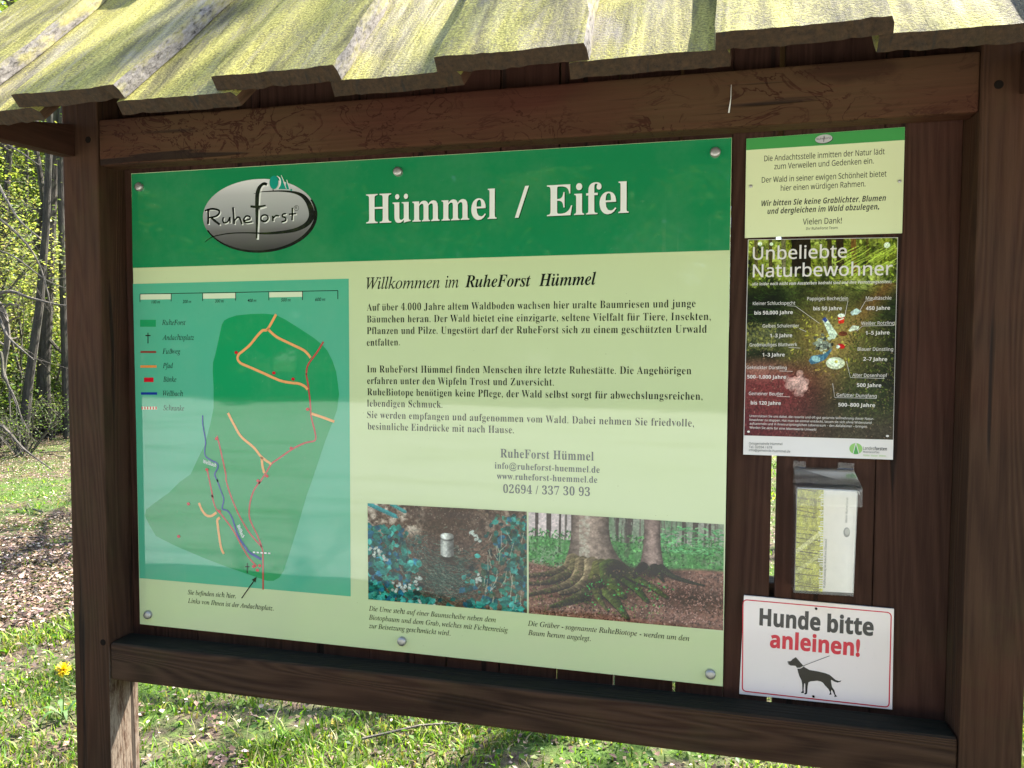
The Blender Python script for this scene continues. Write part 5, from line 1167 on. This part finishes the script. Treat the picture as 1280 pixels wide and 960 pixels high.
# the big leaning trunk and thin neighbours seen left of the post
BASEX, BASEY = -8.35, 8.6
def special_tree(name, path, rads, label, limbs=(), y=8.6, parent_mat=None, leaves=0, seed=1):
    b = path[0]; root = empty(name, (b[0], y, 0), label, 'tree')
    mb = MB(); rr = random.Random(seed); P = [(p[0], y+.1*i*0, p[1]) for i, p in enumerate(path)]
    tube(mb, [(P[0][0], y, -.2)]+P, [rads[0]*1.2]+list(rads), 10); tips = []
    mb.build('trunk', M['bark'], root)
    if limbs:
        for lp in limbs:
            m2 = MB(); ys = rr.uniform(-.25, .25); sp = smoothpts([q_[:2] for q_ in lp], 4); Q = [(p[0], y+ys*i/len(sp), p[1]) for i, p in enumerate(sp)]; tube(m2, Q, list(np.linspace(lp[0][2]*.26, lp[-1][2]*.2, len(Q))), 6)
            for i_ in range(2, len(Q)-1, 2):
                a_ = Vector(Q[i_]); dr = (Vector(Q[i_+1])-Vector(Q[i_-1])).normalized()*.8+Vector((rr.gauss(0, .5), rr.gauss(0, .5), rr.gauss(0, .5))); ln = rr.uniform(.12, .42)*(1 if y < 6 else 1.8)
                m_ = a_+dr*ln*.5+Vector((rr.gauss(0, .03), 0, rr.gauss(0, .03))); tube(m2, [a_, m_, a_+dr*ln], [lp[-1][2]*.14, lp[-1][2]*.1, lp[-1][2]*.05], 4); tube(m2, [m_, m_+(dr+Vector((rr.gauss(0, .6), rr.gauss(0, .6), rr.gauss(0, .6))))*ln*.45], [lp[-1][2]*.08, lp[-1][2]*.04], 4)
            m2.build('limb', parent_mat or M['bark'], root)
    if leaves:
        g_ = np.random.default_rng(seed); top = np.array([P[-1]]); C = top+g_.normal(0, 1, (leaves, 3))*np.array([1.6, 1.4, 1.5])+np.array([0, 0, 1.2]); link('crown', leaf_mesh('crown', C, .09, GREENS, g_, .5), M['leaf'], root)
    return root
special_tree('woodland_tree', [(-9.0079,0.0503),(-8.8721,1.4123),(-8.7751,2.5631),(-8.6754,3.8250),(-8.5620,5.0686),(-8.4466,6.4171),(-8.3007,8.3445)], (.105, .095, .09, .085, .08, .075, .06), 'thick dark mossy trunk leaning slightly, closest to the left post', leaves=5000, seed=2,
             limbs=([(-8.6392,4.0118,0.18150),(-8.8936,3.7329,0.13736),(-9.2058,3.6942,0.09291),(-9.8410,3.6411,0.06382)], [(-8.7251,3.1962,0.13559),(-9.0666,3.1678,0.10718),(-9.7781,3.1491,0.06337)], [(-8.8332,1.6693,0.12036),(-8.5781,1.4139,0.08915),(-8.2765,1.2629,0.07322),(-7.9015,1.1649,0.04314)]))
special_tree('woodland_tree', [(-8.8413,0.3800),(-8.8910,2.8198),(-8.9721,3.2033),(-8.8154,3.7676),(-8.8768,4.2742),(-8.9555,4.7182),(-8.9239,6.2129)], (.06, .05, .05, .045, .04, .04, .03), 'thin dark crooked stem just left of the leaning mossy trunk', leaves=2500, seed=3)
special_tree('woodland_tree', [(-8.4768,0.1316),(-8.4865,1.9241),(-8.4956,3.1896),(-8.4743,4.4414),(-8.4080,5.6763),(-8.3216,7.6227)], (.06, .055, .05, .05, .04, .035), 'slim dark stem half hidden behind the left shelter post', leaves=2500, seed=4)
special_tree('sapling', [(-5.3772,-0.4813),(-5.2622,0.5728),(-5.1160,1.5313),(-5.0348,2.2546),(-4.9649,3.1800),(-4.9112,4.1604)], (.075, .07, .065, .06, .05, .04), 'bare grey sapling whose pale twigs reach across from the left edge', y=4.0, seed=5, parent_mat=M['twig'],
             limbs=([(-5.1123,2.1119,0.14342),(-4.8669,1.9499,0.22784),(-4.7468,1.8340,0.29463),(-4.7105,1.6044,0.25897),(-4.7622,1.3883,0.19080),(-4.7949,1.2145,0.08702)], [(-5.0005,3.1819,0.06315),(-4.7068,2.9906,0.05258),(-4.5388,2.8075,0.04303),(-4.3307,2.5897,0.03368),(-4.0565,2.4141,0.02460)], [(-5.1078,1.7496,0.08048),(-4.7411,1.9986,0.02601),(-4.4804,1.9456,0.03388),(-4.2244,1.8865,0.02483),(-4.0134,1.8706,0.01625)], [(-5.1342,1.5313,0.08960),(-4.7903,1.8559,0.04350),(-4.7044,1.7836,0.03453),(-4.5787,1.6045,0.02560),(-4.3661,1.4626,0.02512),(-4.2394,1.3925,0.01656)], [(-5.0475,2.3986,0.04469),(-4.6851,2.3465,0.03462),(-4.3033,2.0984,0.02504),(-4.0514,2.0106,0.01632)], [(-5.2622,0.5728,0.07292),(-4.7823,0.8083,0.03487),(-4.4366,0.6019,0.03392),(-4.0970,0.4355,0.02476)], [(-5.2084,1.0176,0.08131),(-4.7597,1.4604,0.03468),(-4.6610,1.2452,0.03440),(-4.5101,1.0318,0.02549),(-4.4124,0.8186,0.01688)], [(-5.0047,2.8266,0.05377),(-4.5482,2.5266,0.03429),(-4.2990,2.2388,0.02507),(-4.1745,1.8509,0.01648)], [(-4.9545,3.4622,0.05428),(-4.6102,3.2661,0.03498),(-4.4842,3.1545,0.02589)]))
# understorey and wood behind
PB = [(.20, .245, .07), (.28, .31, .10), (.14, .18, .05), (.34, .35, .16), (.25, .24, .14)]
PD = [(.07, .12, .03), (.10, .16, .035), (.15, .2, .05), (.05, .085, .025)]
b1 = make_bush(21, 1.6, 3.3, 6000, .052, 'tall pale green spring shrub in the sunny undergrowth behind the shelter', 'pale shrubs in the undergrowth', PB)
b2 = make_bush(22, 1.4, 1.5, 4200, .07, 'low darker green bramble bush at the edge of the wood', 'dark bushes along the wood edge', PD, name='bramble_bush')
rp = random.Random(4)
def along(d, px):      # a point d metres from the viewpoint in the direction of the photo column px
    t = math.atan((px-640)/961.)-.2396; return 1.37+d*math.sin(t), -1.64+d*math.cos(t)
first = True
for k in range(44):
    x, y = along(rp.uniform(14.5, 34), rp.uniform(-220, 160)); place(b1, x, y, rp.uniform(0, 6.28), rp.uniform(.8, 1.35), first); first = False
for k in range(8):
    x, y = rp.uniform(-3, 14), rp.uniform(17, 30); place(b1, x, y, rp.uniform(0, 6.28), rp.uniform(.8, 1.3), False)
b3 = make_bush(23, 1.3, 1.7, 900, .05, 'bare tangled brushwood with grey twigs under the shrubs', 'bare brushwood in the undergrowth', PD, name='brushwood')
first = True
for k in range(16):
    x, y = along(rp.uniform(12., 19), rp.uniform(-120, 110)); place(b3, x, y, rp.uniform(0, 6.28), rp.uniform(.4, .75), first); first = False
first = True
for k in range(20):
    x, y = along(rp.uniform(13.5, 24), rp.uniform(-160, 130)); place(b2, x, y, rp.uniform(0, 6.28), rp.uniform(.7, 1.2), first); first = False
t1 = make_tree(31, 10.5, .15, 15000, .26, .11, 'slender tree with fresh pale leaves in the wood behind the shelter', 'trees of the wood behind the shelter')
t2 = make_tree(32, 13.5, .2, 15000, .22, .11, 'slender tree with fresh pale leaves in the wood behind the shelter', 'trees of the wood behind the shelter', low=.5)
fa, fb = True, True
for k in range(26):
    x, y = along(rp.uniform(20, 46), rp.uniform(-330, 190))
    if k % 2: place(t1, x, y, rp.uniform(0, 6.28), rp.uniform(.8, 1.15), fa); fa = False
    else: place(t2, x, y, rp.uniform(0, 6.28), rp.uniform(.75, 1.05), fb); fb = False
for k in range(9): place((t1, t2)[k % 2], -2+k*3.6+rp.uniform(-1, 1), rp.uniform(24, 40), rp.uniform(0, 6.28), rp.uniform(.8, 1.1), False)
# trees across the gravel, mirrored in the board
t3 = make_tree(33, 12., .2, 16000, .27, .24, 'leafy tree across the gravel path, mirrored in the glossy board', 'trees across the gravel path', low=.15, pal=[(.07, .115, .03), (.10, .15, .042), (.055, .09, .026), (.12, .16, .05)])
first = True
for k in range(40):
    place(t3, -32+(k % 20)*3.2+rp.uniform(-1, 1), (-21.5 if k < 20 else -28)+rp.uniform(-2, 2), rp.uniform(0, 6.28), rp.uniform(.85, 1.2)*(1 if k < 20 else 1.35), first); first = False

# bare trees behind the boards whose limbs throw soft shade on litter and roof
t4 = make_tree(41, 15.5, .17, 500, .26, .07, 'tall nearly bare tree standing close behind the shelter', 'bare trees close behind the shelter', low=.4)
for k, (x, y, a, sc) in enumerate(((.7, 8.6, .3, 1.), (-.9, 7.4, 2.1, .85), (5.6, 9.4, 4., 1.05), (3.3, 5.0, 1.2, .95))): place(t4, x, y, a, sc, k == 0)

t5 = make_tree(51, 9.5, .052, 1500, .2, .06, 'slim dark trunk rising among the pale shrubs left of the post', 'slim trunks among the pale shrubs', low=.4)
for k, (d_, px) in enumerate(((13.2, 22), (15.5, 88), (17, 6), (19, 40), (21, 70), (23.5, 15), (16.5, -30), (14.2, -60), (26, 55), (20, 98))):
    x, y = along(d_, px); place(t5, x, y, rp.uniform(0, 6.28), rp.uniform(.8, 1.35), k == 0)

b4 = make_bush(24, 1.9, 3.6, 6500, .15, 'dense dark hedge shrub across the gravel path, mirrored in the board', 'hedge shrubs across the gravel path', [(.05, .08, .022), (.07, .105, .03), (.04, .062, .018)], name='hedge_shrub')
for k in range(34): place(b4, -27+k*1.7+rp.uniform(-.4, .4), rp.uniform(-20.2, -18.6), rp.uniform(0, 6.28), rp.uniform(.9, 1.25), k == 0)
# the wood goes on behind the boards and to the right
for k in range(34):
    x, y = along(rp.uniform(15, 30), 160+k*48+rp.uniform(-30, 30)); place((b1, b1, b2)[k % 3], x, y, rp.uniform(0, 6.28), rp.uniform(.85, 1.4), False)
for k in range(22):
    x, y = along(rp.uniform(20, 40), 190+k*70+rp.uniform(-30, 30)); place((t1, t2)[k % 2], x, y, rp.uniform(0, 6.28), rp.uniform(.8, 1.15), False)
